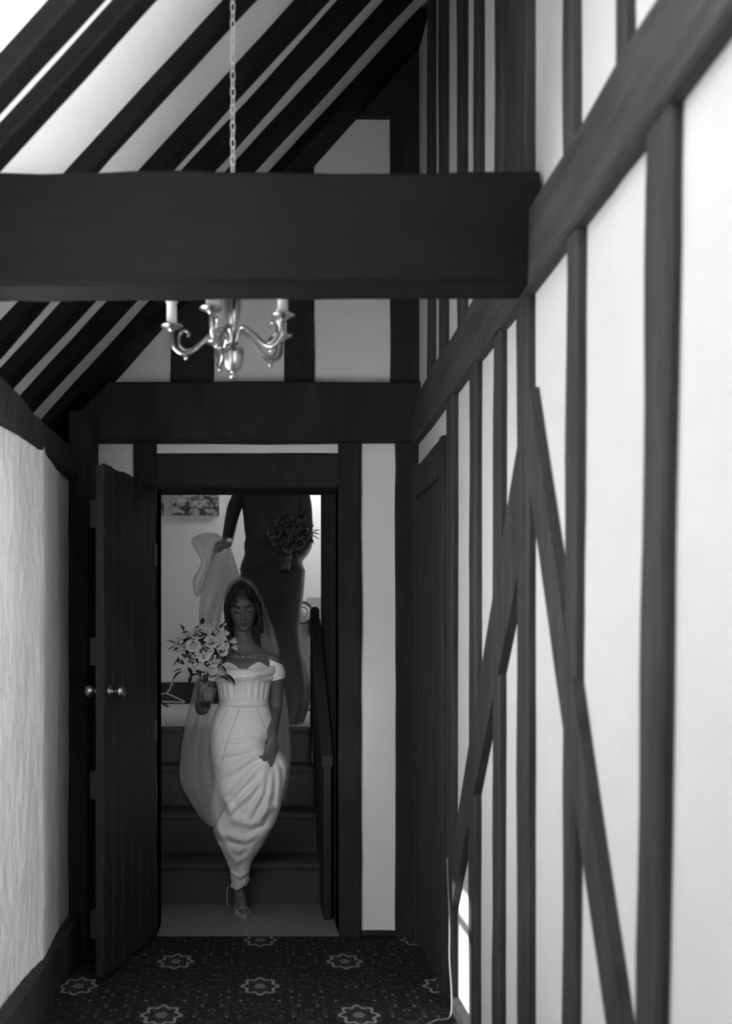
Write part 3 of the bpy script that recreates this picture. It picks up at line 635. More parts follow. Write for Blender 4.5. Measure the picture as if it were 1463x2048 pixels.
# hair: cap and waved locks
def hair_mesh(T, locks_l, locks_r, hl=lambda x: .060 - (x/.07)**2*.055 + .010*math.sin(x*40 + .6), wave=.008, seed=3, back=22):
    rnd = random.Random(seed); h = MB(); nr, ns = 60, 80; keep = {}
    pts = []
    for i in range(nr + 1):
        z = -.10 + .222*i/nr
        for j in range(ns):
            p = head_pt(2*math.pi*j/ns, z); q = Vector((p.x*1.10, (p.y - .004)*1.10 + .002, z*1.07 + .006)); pts.append(q)
    fs = []
    for i in range(nr):
        for j in range(ns):
            idx = (i*ns + j, i*ns + (j+1) % ns, (i+1)*ns + (j+1) % ns, (i+1)*ns + j); c = sum((pts[a] for a in idx), Vector())/4
            if c.y < -.015 and c.z < hl(c.x): continue
            fs.append(idx)
    fs.append(tuple(nr*ns + j for j in range(ns)))
    h.add([T @ p for p in pts], fs)
    for side, L_, cnt in ((-1, locks_l, 46), (1, locks_r, 40)):
        for q in range(cnt):
            w_ = q/cnt; j_ = lambda a: rnd.uniform(-a, a); ph = rnd.uniform(0, 6.28)
            path = []
            for i, (x, y, z) in enumerate(L_):
                f_ = i/(len(L_)-1)
                path.append((x + j_(.006) + side*(-.012*w_*f_) + wave*f_*math.sin(ph*.3 + i*1.6), y + w_*.085*(1 if i else .6) + j_(.006), z + j_(.004) - w_*.012*f_ + (.02*w_ if i == len(L_)-1 else 0)))
            cp = crom(path, 5); m_ = len(cp)
            h.tube([T @ Vector(p) for p in cp], [(.0105*(.35 + .65*math.sin(math.pi*min(1, .18 + .8*i/m_))))*T.to_scale().x for i in range(m_)], 6, flat=.6)
    for q in range(back):
        f_ = q/(back - 1); a = R(20 + 140*f_); x, y = .078*math.cos(a), .02 + .085*math.sin(a); j_ = lambda v: rnd.uniform(-v, v)
        for e_ in (0, -.014):
            path = [(x*.7, y*.8, .09), (x*1.02, y + e_, .03), (x*1.1 + j_(.006), y*.95 + e_, -.04), (x*1.12 + j_(.01), y*.8 + e_, -.10), (x*1.1 + j_(.012), y*.7 + e_, -.155 + j_(.012))]
            cp = crom(path, 5); m_ = len(cp); h.tube([T @ Vector(p) for p in cp], [.013*(.5 + .5*math.sin(math.pi*min(1, .2 + .75*i/m_))) for i in range(m_)], 6)
    return h
LL = [(.014, -.050, .121), (-.030, -.072, .112), (-.064, -.066, .070), (-.080, -.052, .020), (-.084, -.040, -.040), (-.090, -.034, -.095), (-.076, -.040, -.145), (-.066, -.042, -.200)]
LR = [(.014, -.050, .121), (.044, -.066, .100), (.068, -.056, .058), (.078, -.040, .010), (.080, -.030, -.045), (.082, -.028, -.095), (.066, -.034, -.150)]
hair_mesh(HB, LL, LR).build('hair', M['hair'], bride, smooth=True, fix=False)
hp = MB(); rr_ = random.Random(5)
for i in range(12):
    p = HB @ Vector((.062 + .012*math.sin(i*2.1), -.045 + .004*i, .078 - .0055*i)); hp.ball(p, .0028, 6, 4)
hp.build('hair_pin', M['stone'], bride)
nk = MB(); nk.tube([Vector((cxb - .003 + .052*math.sin(a), 5.47 - .048*math.cos(a)*1.0, 1.33 - .052*max(0, math.cos(a))**1.5)) for a in [R(-120 + 240*i/24) for i in range(25)]], .0006, 5)
nk.build('necklace', M['satin_trim'], bride)
MB().ball((cxb - .001, 5.418, 1.284), .0042, 8, 6).build('pendant', M['stone'], bride)

# bodice
def torso_half(z): return lerp_table([(.92,.153),(1.0,.128),(1.06,.112),(1.12,.120),(1.17,.133),(1.22,.143),(1.28,.146)], z), lerp_table([(.92,.120),(1.0,.104),(1.06,.090),(1.12,.098),(1.17,.108),(1.22,.112),(1.28,.085)], z)
def bodice_pt(th, z, off=0.0):
    hx_, hy_ = torso_half(z); c, s_ = math.cos(th), math.sin(th)
    x, y = (hx_ + off)*c, (hy_ + off)*s_
    if s_ < 0: y -= (.030*math.exp(-((z - 1.196)/.035)**2)*(math.exp(-((x - .06)/.045)**2) + math.exp(-((x + .06)/.045)**2)))*abs(s_)
    return Vector((cxb + x, 5.51 + y, z))
def neck_z(th):
    x = .14*math.cos(th); 
    return (1.226 + .030*math.exp(-((abs(x) - .072)/.04)**2) - .018*math.exp(-(x/.022)**2)) if math.sin(th) < 0 else 1.215
bo = MB(); rows_ = []; ns = 120
for i in range(31):
    t = i/30; row = []
    for j in range(ns + 1):
        th = 2*math.pi*j/ns; z = neck_z(th)*(1 - t) + 1.055*t
        rib = .0075*abs(math.sin(th*11)) if z < 1.185 else .0075*abs(math.sin(th*11))*max(0, 1 - (z - 1.185)/.012)
        row.append(bodice_pt(th, z, .003 + rib))
    rows_.append(row)
bo.grid(rows_); bo.build('bodice', M['satin'], bride, smooth=True)
def bust_band(c0, c1, w0, w1, off, name, dz=0.0):
    """a folded satin band laid over the bust from angle c0 to c1 with its height path"""
    q = MB(); rows2 = []
    for i in range(9):
        v = i/8; row = []
        for j in range(41):
            t = j/40; th = c0[0] + (c1[0] - c0[0])*t; zc = c0[1] + (c1[1] - c0[1])*t + dz*math.sin(math.pi*t); hw = w0 + (w1 - w0)*t
            z = zc + (v*2 - 1)*hw; o_ = off + .013*math.sin(math.pi*v)**.6 + .0022*math.sin(v*15 + t*2)
            row.append(bodice_pt(th, z, o_))
        rows2.append(row)
    q.grid(rows2); return q.build(name, M['satin'], bride, smooth=True)
bust_band((R(-178), 1.212), (R(-72), 1.200), .040, .022, .004, 'neckline_band', -.008)
bust_band((R(-155), 1.163), (R(-2), 1.222), .012, .030, .012, 'neckline_band', -.004)
bust_band((R(-78), 1.186), (R(-8), 1.180), .010, .026, .005, 'neckline_band', -.010)
sl = MB(); rg = []
for i in range(9):
    t = i/8; z = 1.262 - .098*t; rr2 = .050 + .006*math.sin(math.pi*t)
    rg.append([Vector((.062 + .012*t + rr2*1.05*math.cos(2*math.pi*j/28), 5.525 + .012*t + rr2*1.1*math.sin(2*math.pi*j/28), z - .020*math.cos(2*math.pi*j/28)*(1 - t) + .012*t*math.cos(2*math.pi*j/28))) for j in range(28)])
sl.rings(rg, True, False); sl.build('off_shoulder_sleeve', M['satin'], bride, smooth=True)
sl = MB(); rg = []
for i in range(9):
    t = i/8; z = 1.262 - .098*t; rr2 = .050 + .006*math.sin(math.pi*t)
    rg.append([Vector((-.232 - .018*t + rr2*1.05*math.cos(2*math.pi*j/28), 5.525 + .006*t + rr2*1.1*math.sin(2*math.pi*j/28), z + .020*math.cos(2*math.pi*j/28)*(1 - t) - .012*t*math.cos(2*math.pi*j/28))) for j in range(28)])
sl.rings(rg, True, False); sl.build('off_shoulder_sleeve', M['satin'], bride, smooth=True)
wbnd = MB(); wbnd.rings([[bodice_pt(2*math.pi*j/80, z, o_) for j in range(80)] for z, o_ in ((1.076, .005), (1.075, .010), (1.056, .0115), (1.036, .012), (1.034, .005))], True, False)
wbnd.build('waistband', M['satin'], bride, smooth=True)

# skirt: outline in the hanging cloth, folds running to the gathering hand
SK = [(1408,437,536),(1425,429,542),(1445,424,547),(1480,421,548),(1500,422,560),(1515,424,573),(1530,427,577),(1550,429,574),(1580,426,568),(1610,421,563),(1640,420,553),(1665,426,540),(1685,434,529),(1705,444,516),(1725,453,503),(1742,459,499),(1758,461,497),(1772,463,491)]
Lt = [(a, b_) for a, b_, c_ in SK]; Rt = [(a, c_) for a, b_, c_ in SK]
Dt = [(1408,.095),(1445,.125),(1500,.15),(1580,.155),(1640,.13),(1700,.085),(1742,.055),(1772,.042)]
Ct = [(1408,5.51),(1500,5.51),(1580,5.51),(1640,5.515),(1700,5.52),(1742,5.525),(1772,5.53)]
def sm(a, b_, v):
    t = max(0, min(1, (v - a)/(b_ - a))); return t*t*(3 - 2*t)
def seg_d(x, y, pts):
    best = 1e9
    for (x0, y0), (x1, y1) in zip(pts, pts[1:]):
        dx, dy = x1 - x0, y1 - y0; t = max(0, min(1, ((x-x0)*dx + (y-y0)*dy)/(dx*dx + dy*dy)))
        best = min(best, math.hypot(x - x0 - t*dx, y - y0 - t*dy))
    return best
SEAMS = [[(455,1418),(438,1450),(424,1482)], [(481,1412),(468,1445),(455,1478),(440,1540)], [(508,1412),(520,1435),(532,1462)]]
PLEATS = [([(541,1494),(500,1512),(440,1548)],7,.007),([(541,1498),(505,1540),(455,1595)],8,.011),([(540,1502),(512,1565),(462,1612)],7,.012),([(542,1505),(522,1580),(500,1625)],6,.010),
          ([(546,1504),(540,1580),(520,1640)],6,.009),([(552,1504),(558,1560),(556,1610)],6,.009),([(560,1508),(572,1540),(570,1575)],5,.009),
          ([(425,1625),(445,1662),(490,1676),(540,1655)],8,.012),([(448,1590),(470,1632),(505,1640),(540,1610)],8,.011),([(432,1655),(460,1695),(500,1692),(530,1670)],7,.010),
          ([(440,1690),(468,1712),(478,1700)],6,.008),([(520,1695),(490,1708),(470,1722)],6,.007),([(462,1745),(480,1752),(497,1742)],4,.006),([(423,1510),(470,1500),(530,1490)],4,.004),([(424,1476),(470,1478),(520,1472)],4,.003)]
def fold(x, y):
    d = 0
    for pts, w_, a in PLEATS:
        q = seg_d(x, y, pts)/w_
        d += 1.5*a*(math.exp(-q*q) - .45*math.exp(-(q - 1.7)**2*1.3))
    for pts in SEAMS: d -= .003*math.exp(-(seg_d(x, y, pts)/1.6)**2)
    return d
sk = MB(); rg = []; NA = 220
for i in range(181):
    y = 1408 + 364*i/180; l, r_ = lerp_table(Lt, y), lerp_table(Rt, y); d = lerp_table(Dt, y); cyy = lerp_table(Ct, y); cc = (l + r_)/2; hw = (r_ - l)/2; ring = []
    for j in range(NA):
        th = 2*math.pi*j/NA; px_ = cc + hw*math.cos(th); s_ = math.sin(th)
        bulge = fold(px_, y)*(abs(s_)**.5) if s_ < 0 else .006*math.sin(th*9 + y*.01)
        hand_hollow = -.035*math.exp(-((px_ - 541)/16)**2 - ((y - 1486)/16)**2) if s_ < 0 else 0
        P = at(px_, y, 5.5); ring.append(Vector((P.x, cyy + d*s_*(abs(s_)**-.1 if abs(s_) > .01 else 1) - (bulge + hand_hollow if s_ < 0 else -bulge), P.z)))
    rg.append(ring)
sk.rings(rg, True, False); skirt = sk.build('skirt', M['satin'], bride, smooth=True)
for pts in SEAMS[:2] + [[(512,1412),(522,1435),(534,1462)]]:
    sm_ = MB(); path = []
    for (x, y, *_r) in crom(pts, 8):
        l, r_ = lerp_table(Lt, y), lerp_table(Rt, y); c_ = max(-.97, min(.97, (x - (l + r_)/2)/((r_ - l)/2))); s_ = -math.sqrt(1 - c_*c_)
        P = at(x, y, 5.5); path.append((P.x, lerp_table(Ct, y) + lerp_table(Dt, y)*s_*abs(s_)**-.1 - fold(x, y)*abs(s_)**.5 - .001, P.z))
    sm_.tube(path, .0026, 6, flat=.6).build('seam', M['satin_trim'], skirt, smooth=True)
# hem gathered round the ankle
hm = MB(); rg = []
for i in range(13):
    t = i/12; y = 1738 + 36*t; ring = []
    for j in range(60):
        th = 2*math.pi*j/60; r_ = .047 - .010*t + .004*math.sin(th*7 + 3*t) + .004*math.sin(t*12 + th)
        P = at(478 + 2*math.sin(t*3), y, 5.52); ring.append(Vector((P.x + r_*math.cos(th), 5.525 + r_*math.sin(th), P.z + .008*math.cos(th*2 + 1))))
    rg.append(ring)
hm.rings(rg, True, False); hm.build('hem', M['satin'], bride, smooth=True)
# shoe
shoe = MB(); rg = []
for y_, xc, hw, zt in ((5.375,-.0715,.004,.010),(5.40,-.077,.016,.020),(5.425,-.082,.028,.032),(5.45,-.087,.035,.036),(5.47,-.090,.037,.026),(5.50,-.096,.032,.040),(5.53,-.102,.027,.062),(5.56,-.107,.027,.082),(5.585,-.109,.020,.098)):
    z0 = max(.0, (y_ - 5.46)*.66); rg.append([Vector((xc + hw*math.cos(a), y_, z0 + .003 + (zt - z0 if zt > z0 else .006)*max(0, math.sin(a))**1.0 - (.003 if math.sin(a) < 0 else 0))) for a in [2*math.pi*j/20 for j in range(20)]])
sh = shoe.rings(rg).build('shoe', mat('shoe_satin', .30, .3, .6), bride, smooth=True)
MB().tube([(-.109, 5.575, .085), (-.110, 5.582, .04), (-.110, 5.580, .001)], [.012, .005, .004], 8).build('heel', M['satin'], sh, smooth=True)
MB().tube([at(456, 1772, 5.57), at(453, 1790, 5.575), at(455, 1812, 5.57)], .0022, 6).build('ankle_strap', M['satin'], sh)
js = MB()
for i in range(11):
    a = math.pi*(i/10); js.ball((-.083 + .036*math.cos(a), 5.430 - .004*math.sin(a), .012 + .036*math.sin(a)), .0034, 6, 4)
js.build('crystal_strap', M['stone'], sh)

# veil: tulle drawn up to the bridesmaid's hand, over the head and down both sides
def sheet(rows_px, name, nu=6, nv=6, fold_a=.010, fold_n=9, seed=0):
    rr3 = [crom(r_, nu) for r_ in rows_px]; cols = list(zip(*rr3)); cols = [crom(c_, nv) for c_ in cols]; rows3 = list(zip(*cols)); out = []
    for i, r_ in enumerate(rows3):
        row = []
        for j, (x, y, Y) in enumerate(r_):
            t = j/(len(r_) - 1); e_ = math.sin(math.pi*t)**.5 if 0 < t < 1 else 0
            P = at(x, y, Y); P.y += fold_a*e_*math.sin(t*fold_n + i*.05 + seed) + .006*noise.noise(Vector((t*5, i*.12, seed)))
            row.append(P)
        out.append(row)
    return MB().grid(out)
veil = empty('veil', (0, 0, 0)); bpy.data.objects.remove(veil)
v1 = [[(424,1092,6.55),(438,1087,6.55),(452,1088,6.55),(462,1096,6.5)],[(421,1120,6.4),(436,1120,6.38),(455,1120,6.35),(470,1122,6.3)],[(412,1150,6.2),(435,1150,6.15),(458,1148,6.05),(479,1150,5.95)],
      [(402,1185,6.05),(428,1185,5.95),(452,1175,5.8),(481,1158,5.55)],[(397,1225,6.0),(415,1225,5.9),(436,1215,5.7),(454,1185,5.60)],[(399,1270,5.95),(412,1270,5.85),(428,1262,5.70),(444,1225,5.60)],
      [(398,1330,5.9),(408,1330,5.8),(420,1320,5.72),(438,1290,5.62)],[(385,1385,5.75),(400,1390,5.66),(416,1390,5.58),(428,1385,5.54)],[(372,1440,5.6),(390,1445,5.48),(408,1450,5.40),(424,1450,5.36)],
      [(362,1500,5.5),(384,1510,5.38),(406,1515,5.32),(426,1510,5.31)],[(360,1560,5.48),(385,1565,5.36),(411,1570,5.30),(438,1560,5.30)],[(378,1600,5.48),(400,1610,5.36),(424,1615,5.31),(450,1595,5.31)],
      [(398,1632,5.48),(412,1640,5.4),(430,1640,5.34),(453,1608,5.33)],[(413,1648,5.48),(420,1652,5.42),(432,1648,5.36),(453,1612,5.34)]]
vl = sheet(v1, 'veil', fold_a=.018, fold_n=16, seed=1).build('veil', M['tulle'], bride, smooth=True, fix=False)
v2 = [[(482,1157,5.53),(492,1157,5.56),(503,1162,5.57)],[(505,1190,5.64),(513,1190,5.62),(521,1190,5.59)],[(515,1240,5.68),(528,1240,5.64),(540,1240,5.58)],[(522,1290,5.70),(540,1290,5.66),(555,1290,5.59)],
      [(530,1350,5.70),(550,1350,5.68),(564,1350,5.62)],[(540,1420,5.70),(562,1420,5.68),(575,1420,5.63)],[(548,1500,5.70),(568,1500,5.68),(581,1500,5.62)],[(550,1560,5.70),(566,1560,5.66),(577,1560,5.62)],[(546,1612,5.68),(556,1612,5.65),(568,1600,5.62)]]
sheet(v2, 'veil', fold_a=.008, fold_n=12, seed=2).build('veil_side', M['tulle'], vl, smooth=True, fix=False)
v4 = [[(384,1076,6.5),(406,1066,6.5),(432,1067,6.55),(458,1086,6.6)],[(382,1086,6.45),(405,1086,6.42),(428,1086,6.45),(456,1093,6.55)],[(391,1102,6.42),(408,1106,6.38),(422,1106,6.4),(440,1100,6.5)],[(402,1122,6.4),(410,1126,6.36),(417,1127,6.36),(424,1122,6.4)],
      [(397,1138,6.4),(407,1140,6.36),(413,1141,6.36),(417,1138,6.38)],[(385,1160,6.4),(398,1165,6.34),(406,1165,6.34),(412,1160,6.36)],[(388,1190,6.38),(394,1194,6.34),(400,1190,6.34),(404,1182,6.36)]]
sheet(v4, 'veil', fold_a=.014, fold_n=10, seed=3).build('veil_gather', M['tulle'], vl, smooth=True, fix=False)
dm = MB(); pts = []; fs = []; nr, ns = 26, 60
for i in range(nr + 1):
    z = -.02 + .145*i/nr
    for j in range(ns + 1):
        th = R(-35) + R(250)*j/ns; p = head_pt(th, z); pts.append(HB @ Vector((p.x*1.23, p.y*1.22 + .012, z*1.10 + .012)))
dm.add(pts, [(i*(ns+1)+j, i*(ns+1)+j+1, (i+1)*(ns+1)+j+1, (i+1)*(ns+1)+j) for i in range(nr) for j in range(ns)])
dm.build('veil_crown', M['tulle'], vl, smooth=True, fix=False)

# ------------------------------------------------------------------ the bridesmaid at the top of the stair
K2 = 7.0
maid = empty('person', (0.08, 7.0, BZ), 'person in a long dark fitted dress holding up the veil', 'person')
HM = Matrix.Translation((0.085, 6.985, 2.545)) @ Matrix.Rotation(R(12), 4, 'X') @ Matrix.Scale(0.97, 4)
b = MB(); cm = 0.078
b.rings([ell((cm, 7.0 + oy, z), hx_, hy_) for z, hx_, hy_, oy in ((1.75,.17,.12,0),(1.9,.14,.10,0),(2.0,.13,.095,0),(2.1,.14,.10,0),(2.2,.155,.105,0),(2.27,.165,.085,0),(2.31,.16,.065,.008),(2.335,.12,.055,.01),(2.355,.07,.05,.01),(2.39,.05,.05,.005),(2.45,.048,.05,0),(2.5,.05,.05,-.005))])
chain_limb(b, [at(480, 994, 7.0), at(467, 1020, 7.0), at(455, 1078, 7.02), at(452, 1086, 6.9), at(448, 1088, 6.78)], [.052, .046, .038, .036, .026])
hw_ = at(448, 1087, 6.77); add_hand(b, hw_, (-.25, -.9, -.05), (.2, 0, -1), -1, [(.5,.9,.7),(.5,1.0,.7),(.55,1.0,.7),(.6,1.0,.7)], .95, thumb=.7)
chain_limb(b, [at(604, 994, 7.0), at(610, 1025, 7.0), at(613, 1085, 7.02), at(602, 1108, 6.9), at(588, 1122, 6.78)], [.052, .046, .038, .036, .026])
add_hand(b, at(585, 1124, 6.765), (-.7, -.6, .05), (0, 1, .1), -1, [(.7,1.2,.8),(.75,1.2,.8),(.8,1.2,.8),(.8,1.2,.8)], .95, thumb=.9)
skin_mesh(b, 0.006, lambda r_: add_head(r_, HM, 70, 80)).build('body', M['skin_shaded'], maid, smooth=True, fix=False)
face_parts(HM, maid)
hair_mesh(HM, [(.0,-.05,.121),(-.035,-.066,.105),(-.066,-.045,.06),(-.074,-.01,.01),(-.06,.05,-.02),(-.02,.10,-.03)], [(.0,-.05,.121),(.035,-.066,.105),(.066,-.045,.06),(.074,-.01,.01),(.06,.05,-.02),(.02,.10,-.03)], wave=.002, seed=9, back=2).build('hair', M['hair'], maid, smooth=True, fix=False)
DR = [(990,478,606),(1000,481,603),(1015,484,600),(1040,487,600),(1065,489,600),(1085,490,602),(1100,489,603),(1125,484,606),(1142,480,609),(1160,479,609),(1185,480,607),(1215,484,602),(1255,490,598),(1290,495,603),(1330,497,612),(1370,498,618),(1400,499,618),(1425,500,612),(1446,501,604)]
dl = [(a, b_) for a, b_, c_ in DR]; dr_ = [(a, c_) for a, b_, c_ in DR]
dd = [(990,.085),(1020,.125),(1045,.13),(1085,.105),(1140,.15),(1185,.155),(1255,.12),(1330,.15),(1400,.20),(1446,.22)]
dm = MB(); rg = []
for i in range(115):
    y = 990 + 456*i/114; l, r_ = lerp_table(dl, y), lerp_table(dr_, y); ring = []
    for j in range(100):
        th = 2*math.pi*j/100; P = at((l + r_)/2 + (r_ - l)/2*math.cos(th), y, 7.0); s_ = math.sin(th)
        fo = .008*math.sin((y - 1050)*.16 + math.cos(th)*5)*sm(1050, 1080, y)*(1 - sm(1130, 1170, y)) + .012*math.sin(th*8 + y*.01)*sm(1260, 1400, y)
        nk_ = -.012 + .045*abs(math.cos(th)) if i == 0 else 0
        ring.append(Vector((P.x + fo*math.cos(th)*.6, 7.0 + (lerp_table(dd, y) + fo)*s_, P.z + (nk_ if i == 0 else 0))))
    rg.append(ring)
dm.rings(rg, True, False); dress = dm.build('dress', M['dress_dark'], maid, smooth=True)
for yy in (1087, 1141):
    l, r_ = lerp_table(dl, yy), lerp_table(dr_, yy); q = []
    for j in range(60):
        th = 2*math.pi*j/60; P = at((l + r_)/2 + (r_ - l)/2*math.cos(th)*1.005, yy + 2*math.cos(th*3), 7.0); q.append((P.x, 7.0 + (lerp_table(dd, yy) + .004)*math.sin(th), P.z))
    MB().tube(q + [q[0]], .006, 6, flat=.7).build('waist_fold', M['dress_dark'], dress, smooth=True)

# ------------------------------------------------------------------ flowers
M['petal'] = mat('white_petal', 0.52, 0.6, 0.2, var=0.10, scale=(60,60,60)); M['petal_dim'] = mat('blush_petal', 0.20, 0.6, 0.2, var=0.15, scale=(60,60,60))
M['leaf'] = mat('dark_leaf', 0.020, 0.5, 0.4, var=0.3, scale=(30,30,30)); M['stem'] = mat('green_stem', 0.03, 0.6, 0.3); M['ribbon'] = mat('sheer_ribbon', 0.16, 0.5, 0.3, var=0.3, scale=(20,20,60))
def rose_mesh(name, m, seed):
    rnd = random.Random(seed); q = MB()
    for L_, (n_, r0, h, fl) in enumerate(((3, .26, .80, -.10), (4, .46, .82, -.02), (5, .70, .74, .10), (6, .92, .58, .26))):
        for k_ in range(n_):
            base = 2*math.pi*k_/n_ + L_*.7 + rnd.uniform(-.15, .15); wd = math.pi/n_*1.35; rows3 = []
            hh = h*rnd.uniform(.92, 1.06); f2 = fl + rnd.uniform(-.04, .06)
            for i in range(6):
                v = i/5; row = []
                for j in range(7):
                    uu = -1 + j/3; rad = r0*(.30 + .70*math.sin(min(1, v*1.15)*math.pi/2)) + f2*v*v*v*1.3 - .05*uu*uu*v
                    a = base + uu*wd*(.75 + .25*v); z = hh*(v - .16*uu*uu*v*v) - .30*L_/3 - (.16*v**6 if L_ > 1 else 0)
                    row.append((rad*math.cos(a), rad*math.sin(a), z - .35))
                rows3.append(row)
            q.grid(rows3)
    q.ball((0, 0, .0), .22, 8, 6, (1, 1, 2.0)); q.ball((0, 0, -.35), .45, 10, 6, (1, 1, .7))
    return q.mesh(name, m, True)
def leaf_mesh(name, m):
    rows3 = []
    for i in range(9):
        v = i/8; w_ = .36*math.sin(math.pi*v**.8)*(1 - .25*v); rows3.append([(uu*w_, v, .10*abs(uu)*w_*3 - .18*v*v) for uu in (-1, -.5, 0, .5, 1)])
    return MB().grid(rows3).mesh(name, m, True)
RW, RD = [rose_mesh('rose', M['petal'], s_) for s_ in (1, 2)], [rose_mesh('rose', M['petal_dim'], s_) for s_ in (3, 4)]
LF = leaf_mesh('leaf', M['leaf'])
def setp(name, me, parent, loc, fwd, s, roll=0.0, axis='Z', up='Y'):
    o = bpy.data.objects.new(name, me); C.objects.link(o); o.parent = parent
    o.location = Vector(loc) - parent.location
    q = Vector(fwd).to_track_quat(axis, up); o.rotation_mode = 'QUATERNION'
    from mathutils import Quaternion
    o.rotation_quaternion = q @ Quaternion((0, 0, 1) if axis == 'Z' else (0, 1, 0), roll)
    o.scale = (s, s, s) if not isinstance(s, tuple) else s
    return o
def bouquet(name, label, Yc, cpx, Rpx, roses, leaves, fill, sprig, stem_px, rm, fm, seed):
    rnd = random.Random(seed); k = FPX/Yc; c = at(cpx[0], cpx[1], Yc); Rm = Rpx/k; foot = at(stem_px[1][0], stem_px[1][1], Yc + .03)
    t = empty(name, foot, label, 'bouquet')
    def dome(x, y, out=1.0):
        dx, dz = (x - cpx[0])/k, -(y - cpx[1])/k; q = max(0.0, 1 - (dx*dx + dz*dz)/(Rm*Rm*1.1)); dy = -Rm*.85*math.sqrt(q)
        return c + Vector((dx, dy*out, dz)), Vector((dx, dy - .02, dz + .03)).normalized()
    for i, (x, y, d) in enumerate(roses):
        p, n_ = dome(x, y); setp('rose', rm[i % 2], t, p, n_ + Vector((rnd.uniform(-.2,.2), -.25, rnd.uniform(-.1,.25))), d/2/k*.95, rnd.uniform(0, 6.28))
    for x, y, ang, L_ in leaves:
        p, n_ = dome(x, y, .7); a = R(ang); setp('leaf', LF, t, p, (math.cos(a), -.25, math.sin(a)), (L_/k, L_/k, L_/k), 0, 'Y', 'Z')
    fl = MB()
    for x, y, rx, ry, n_ in fill:
        for q in range(n_):
            a, r2 = rnd.uniform(0, 6.28), math.sqrt(rnd.random()); px_, py_ = x + rx*r2*math.cos(a), y + ry*r2*math.sin(a)
            p, nn_ = dome(px_, py_, rnd.uniform(.8, 1.08)); s_ = rnd.uniform(1.0, 2.0)/k
            for w_ in range(5):
                b_ = 2*math.pi*w_/5; e1 = nn_.orthogonal().normalized(); e2 = nn_.cross(e1)
                fl.ball(p + (e1*math.cos(b_) + e2*math.sin(b_))*s_*.8, s_*.62, 5, 4)
    o = fl.build('filler_blossom', fm, t, smooth=True); o['kind'] = 'stuff'
    gr = MB()
    for q in range(110):
        a, r2 = rnd.uniform(0, 6.28), math.sqrt(rnd.random())*.92; p, nn_ = dome(cpx[0] + Rpx*r2*math.cos(a), cpx[1] + Rpx*r2*math.sin(a)*.95, .93)
        a2 = rnd.uniform(0, 6.28); L_ = rnd.uniform(8, 15)/k; e1 = nn_.orthogonal().normalized(); e2 = nn_.cross(e1); d = (e1*math.cos(a2) + e2*math.sin(a2) + nn_*.3).normalized(); s2 = d.cross(nn_).normalized()
        gr.grid([[p + d*L_*v + s2*uu*L_*.28*math.sin(math.pi*min(.97, v*.9 + .05)) for uu in (-1, 0, 1)] for v in (0, .3, .6, .85, 1)])
    gr.ball(c + Vector((0, .02, 0)), Rm*.62, 14, 10, (1, .8, 1))
    o = gr.build('greenery', M['leaf'], t, smooth=True, fix=False); o['kind'] = 'stuff'
    for x, y, ang, L_, n_ in sprig:          # small pointed lily-like blossoms
        p, nn_ = dome(x, y, 1.0); a = R(ang); d0 = Vector((math.cos(a), -.5, math.sin(a))).normalized(); e1 = d0.orthogonal().normalized(); e2 = d0.cross(e1); sp = MB()
        for w_ in range(n_):
            b_ = 2*math.pi*w_/n_; dd_ = (d0 + (e1*math.cos(b_) + e2*math.sin(b_))*.55).normalized(); s2 = dd_.cross(d0).normalized(); L2 = L_/k
            sp.grid([[p + dd_*L2*v + s2*uu*L2*.2*math.sin(math.pi*min(.96, v*.85 + .1)) + d0*L2*.05*abs(uu) for uu in (-1, 0, 1)] for v in (0, .25, .5, .75, 1)])
        sp.build('lily_blossom', fm, t, smooth=True, fix=False)
    top = at(stem_px[0][0], stem_px[0][1], Yc + .03)
    for q in range(7):
        a = 2*math.pi*q/7; r1 = .016
        MB().tube([c + Vector((.02*math.cos(a), .03 + .02*math.sin(a), -Rm*.3)), top + Vector((r1*math.cos(a), r1*math.sin(a), 0)), foot + Vector((r1*1.2*math.cos(a + .4), r1*1.2*math.sin(a + .4), .006*math.sin(q*3)))], .0055, 6).build('stem', M['stem'], t, smooth=True)
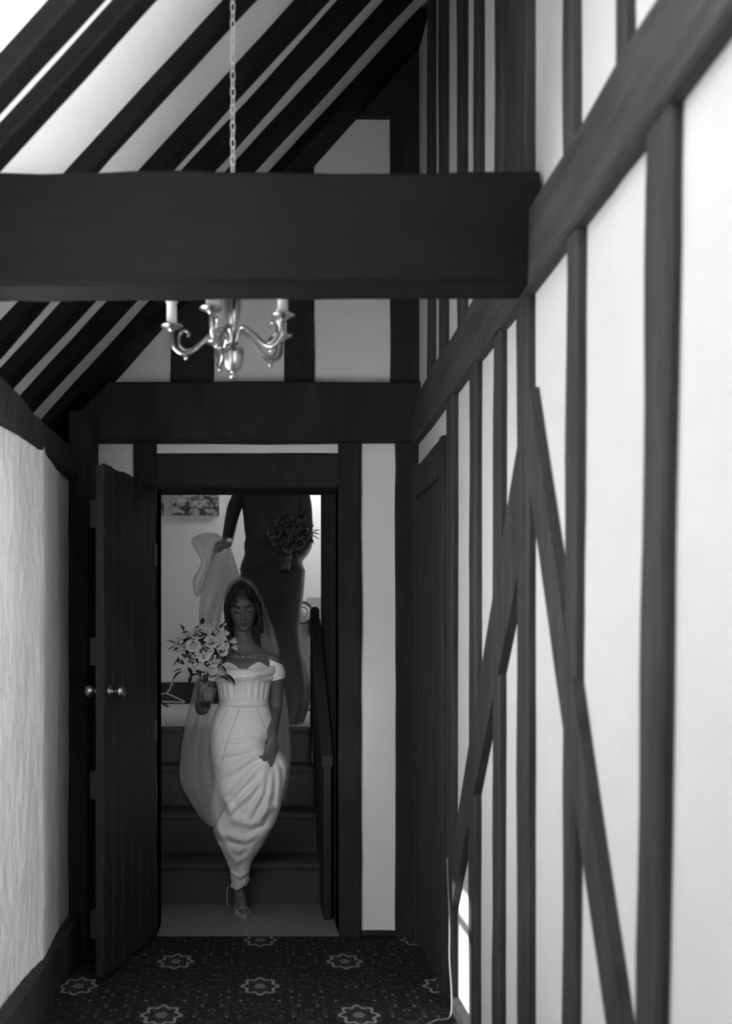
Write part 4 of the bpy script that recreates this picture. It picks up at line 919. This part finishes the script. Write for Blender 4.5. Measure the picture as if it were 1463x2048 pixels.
    w1 = top.lerp(foot, .72); rgs = []
    for i in range(12):
        f_ = i/11; p = (top + Vector((0, 0, .03))).lerp(w1, f_); rgs.append([p + Vector(((.027 + .002*math.sin(i*2.3))*math.cos(2*math.pi*j/20), (.027 + .002*math.sin(i*2.3))*math.sin(2*math.pi*j/20), 0)) for j in range(20)])
    MB().rings(rgs).build('ribbon', M['ribbon'], t, smooth=True)
    return t
bouquet('bouquet', 'round bouquet of white roses and small blossoms in the bride\'s hand', 5.27, (404, 1300), 56,
        [(364,1284,36),(388,1289,25),(409,1306,26),(397,1264,26),(411,1262,22),(424,1282,24),(438,1284,26),(447,1300,20),(452,1288,18),(433,1322,20),(380,1272,20),(430,1266,18),(420,1300,18),(428,1342,16)],
        [(352,1288,150,22),(354,1292,200,20),(362,1318,215,20),(365,1342,215,30),(366,1338,190,22),(448,1348,-35,34),(436,1352,-15,30),(368,1262,110,16),(405,1250,85,16),(440,1258,60,18),(450,1310,0,20),(412,1350,-100,20),(385,1350,-110,22),(440,1330,-40,22)],
        [(385,1326,24,20,150),(402,1345,16,14,70),(420,1250,14,8,36),(436,1268,16,10,30),(410,1330,20,12,50)],
        [(447,1272,40,14,6),(458,1284,10,16,6),(462,1294,-10,14,6),(428,1255,80,12,6),(444,1255,60,12,5),(372,1300,160,12,6)],
        ((408, 1375), (411, 1414)), RW, M['petal'], 11)
bouquet('bouquet', 'dim bouquet of blush roses held against the dark dress', 6.70, (578, 1070), 45,
        [(545,1062,28),(568,1078,26),(588,1072,26),(585,1042,24),(606,1050,22),(566,1036,20),(612,1068,22),(556,1044,18),(598,1090,22),(575,1100,18),(548,1084,18)],
        [(622,1068,0,20),(622,1072,-20,20),(620,1080,-50,14),(566,1020,50,16),(540,1040,160,12),(560,1102,230,18),(590,1105,-60,18),(600,1030,60,14),(626,1064,25,16)],
        [(560,1060,18,16,40),(600,1060,16,14,30)], [(605,1045,40,12,6),(615,1055,20,12,6)], ((574, 1118), (568, 1148)), RD, M['petal_dim'], 12)
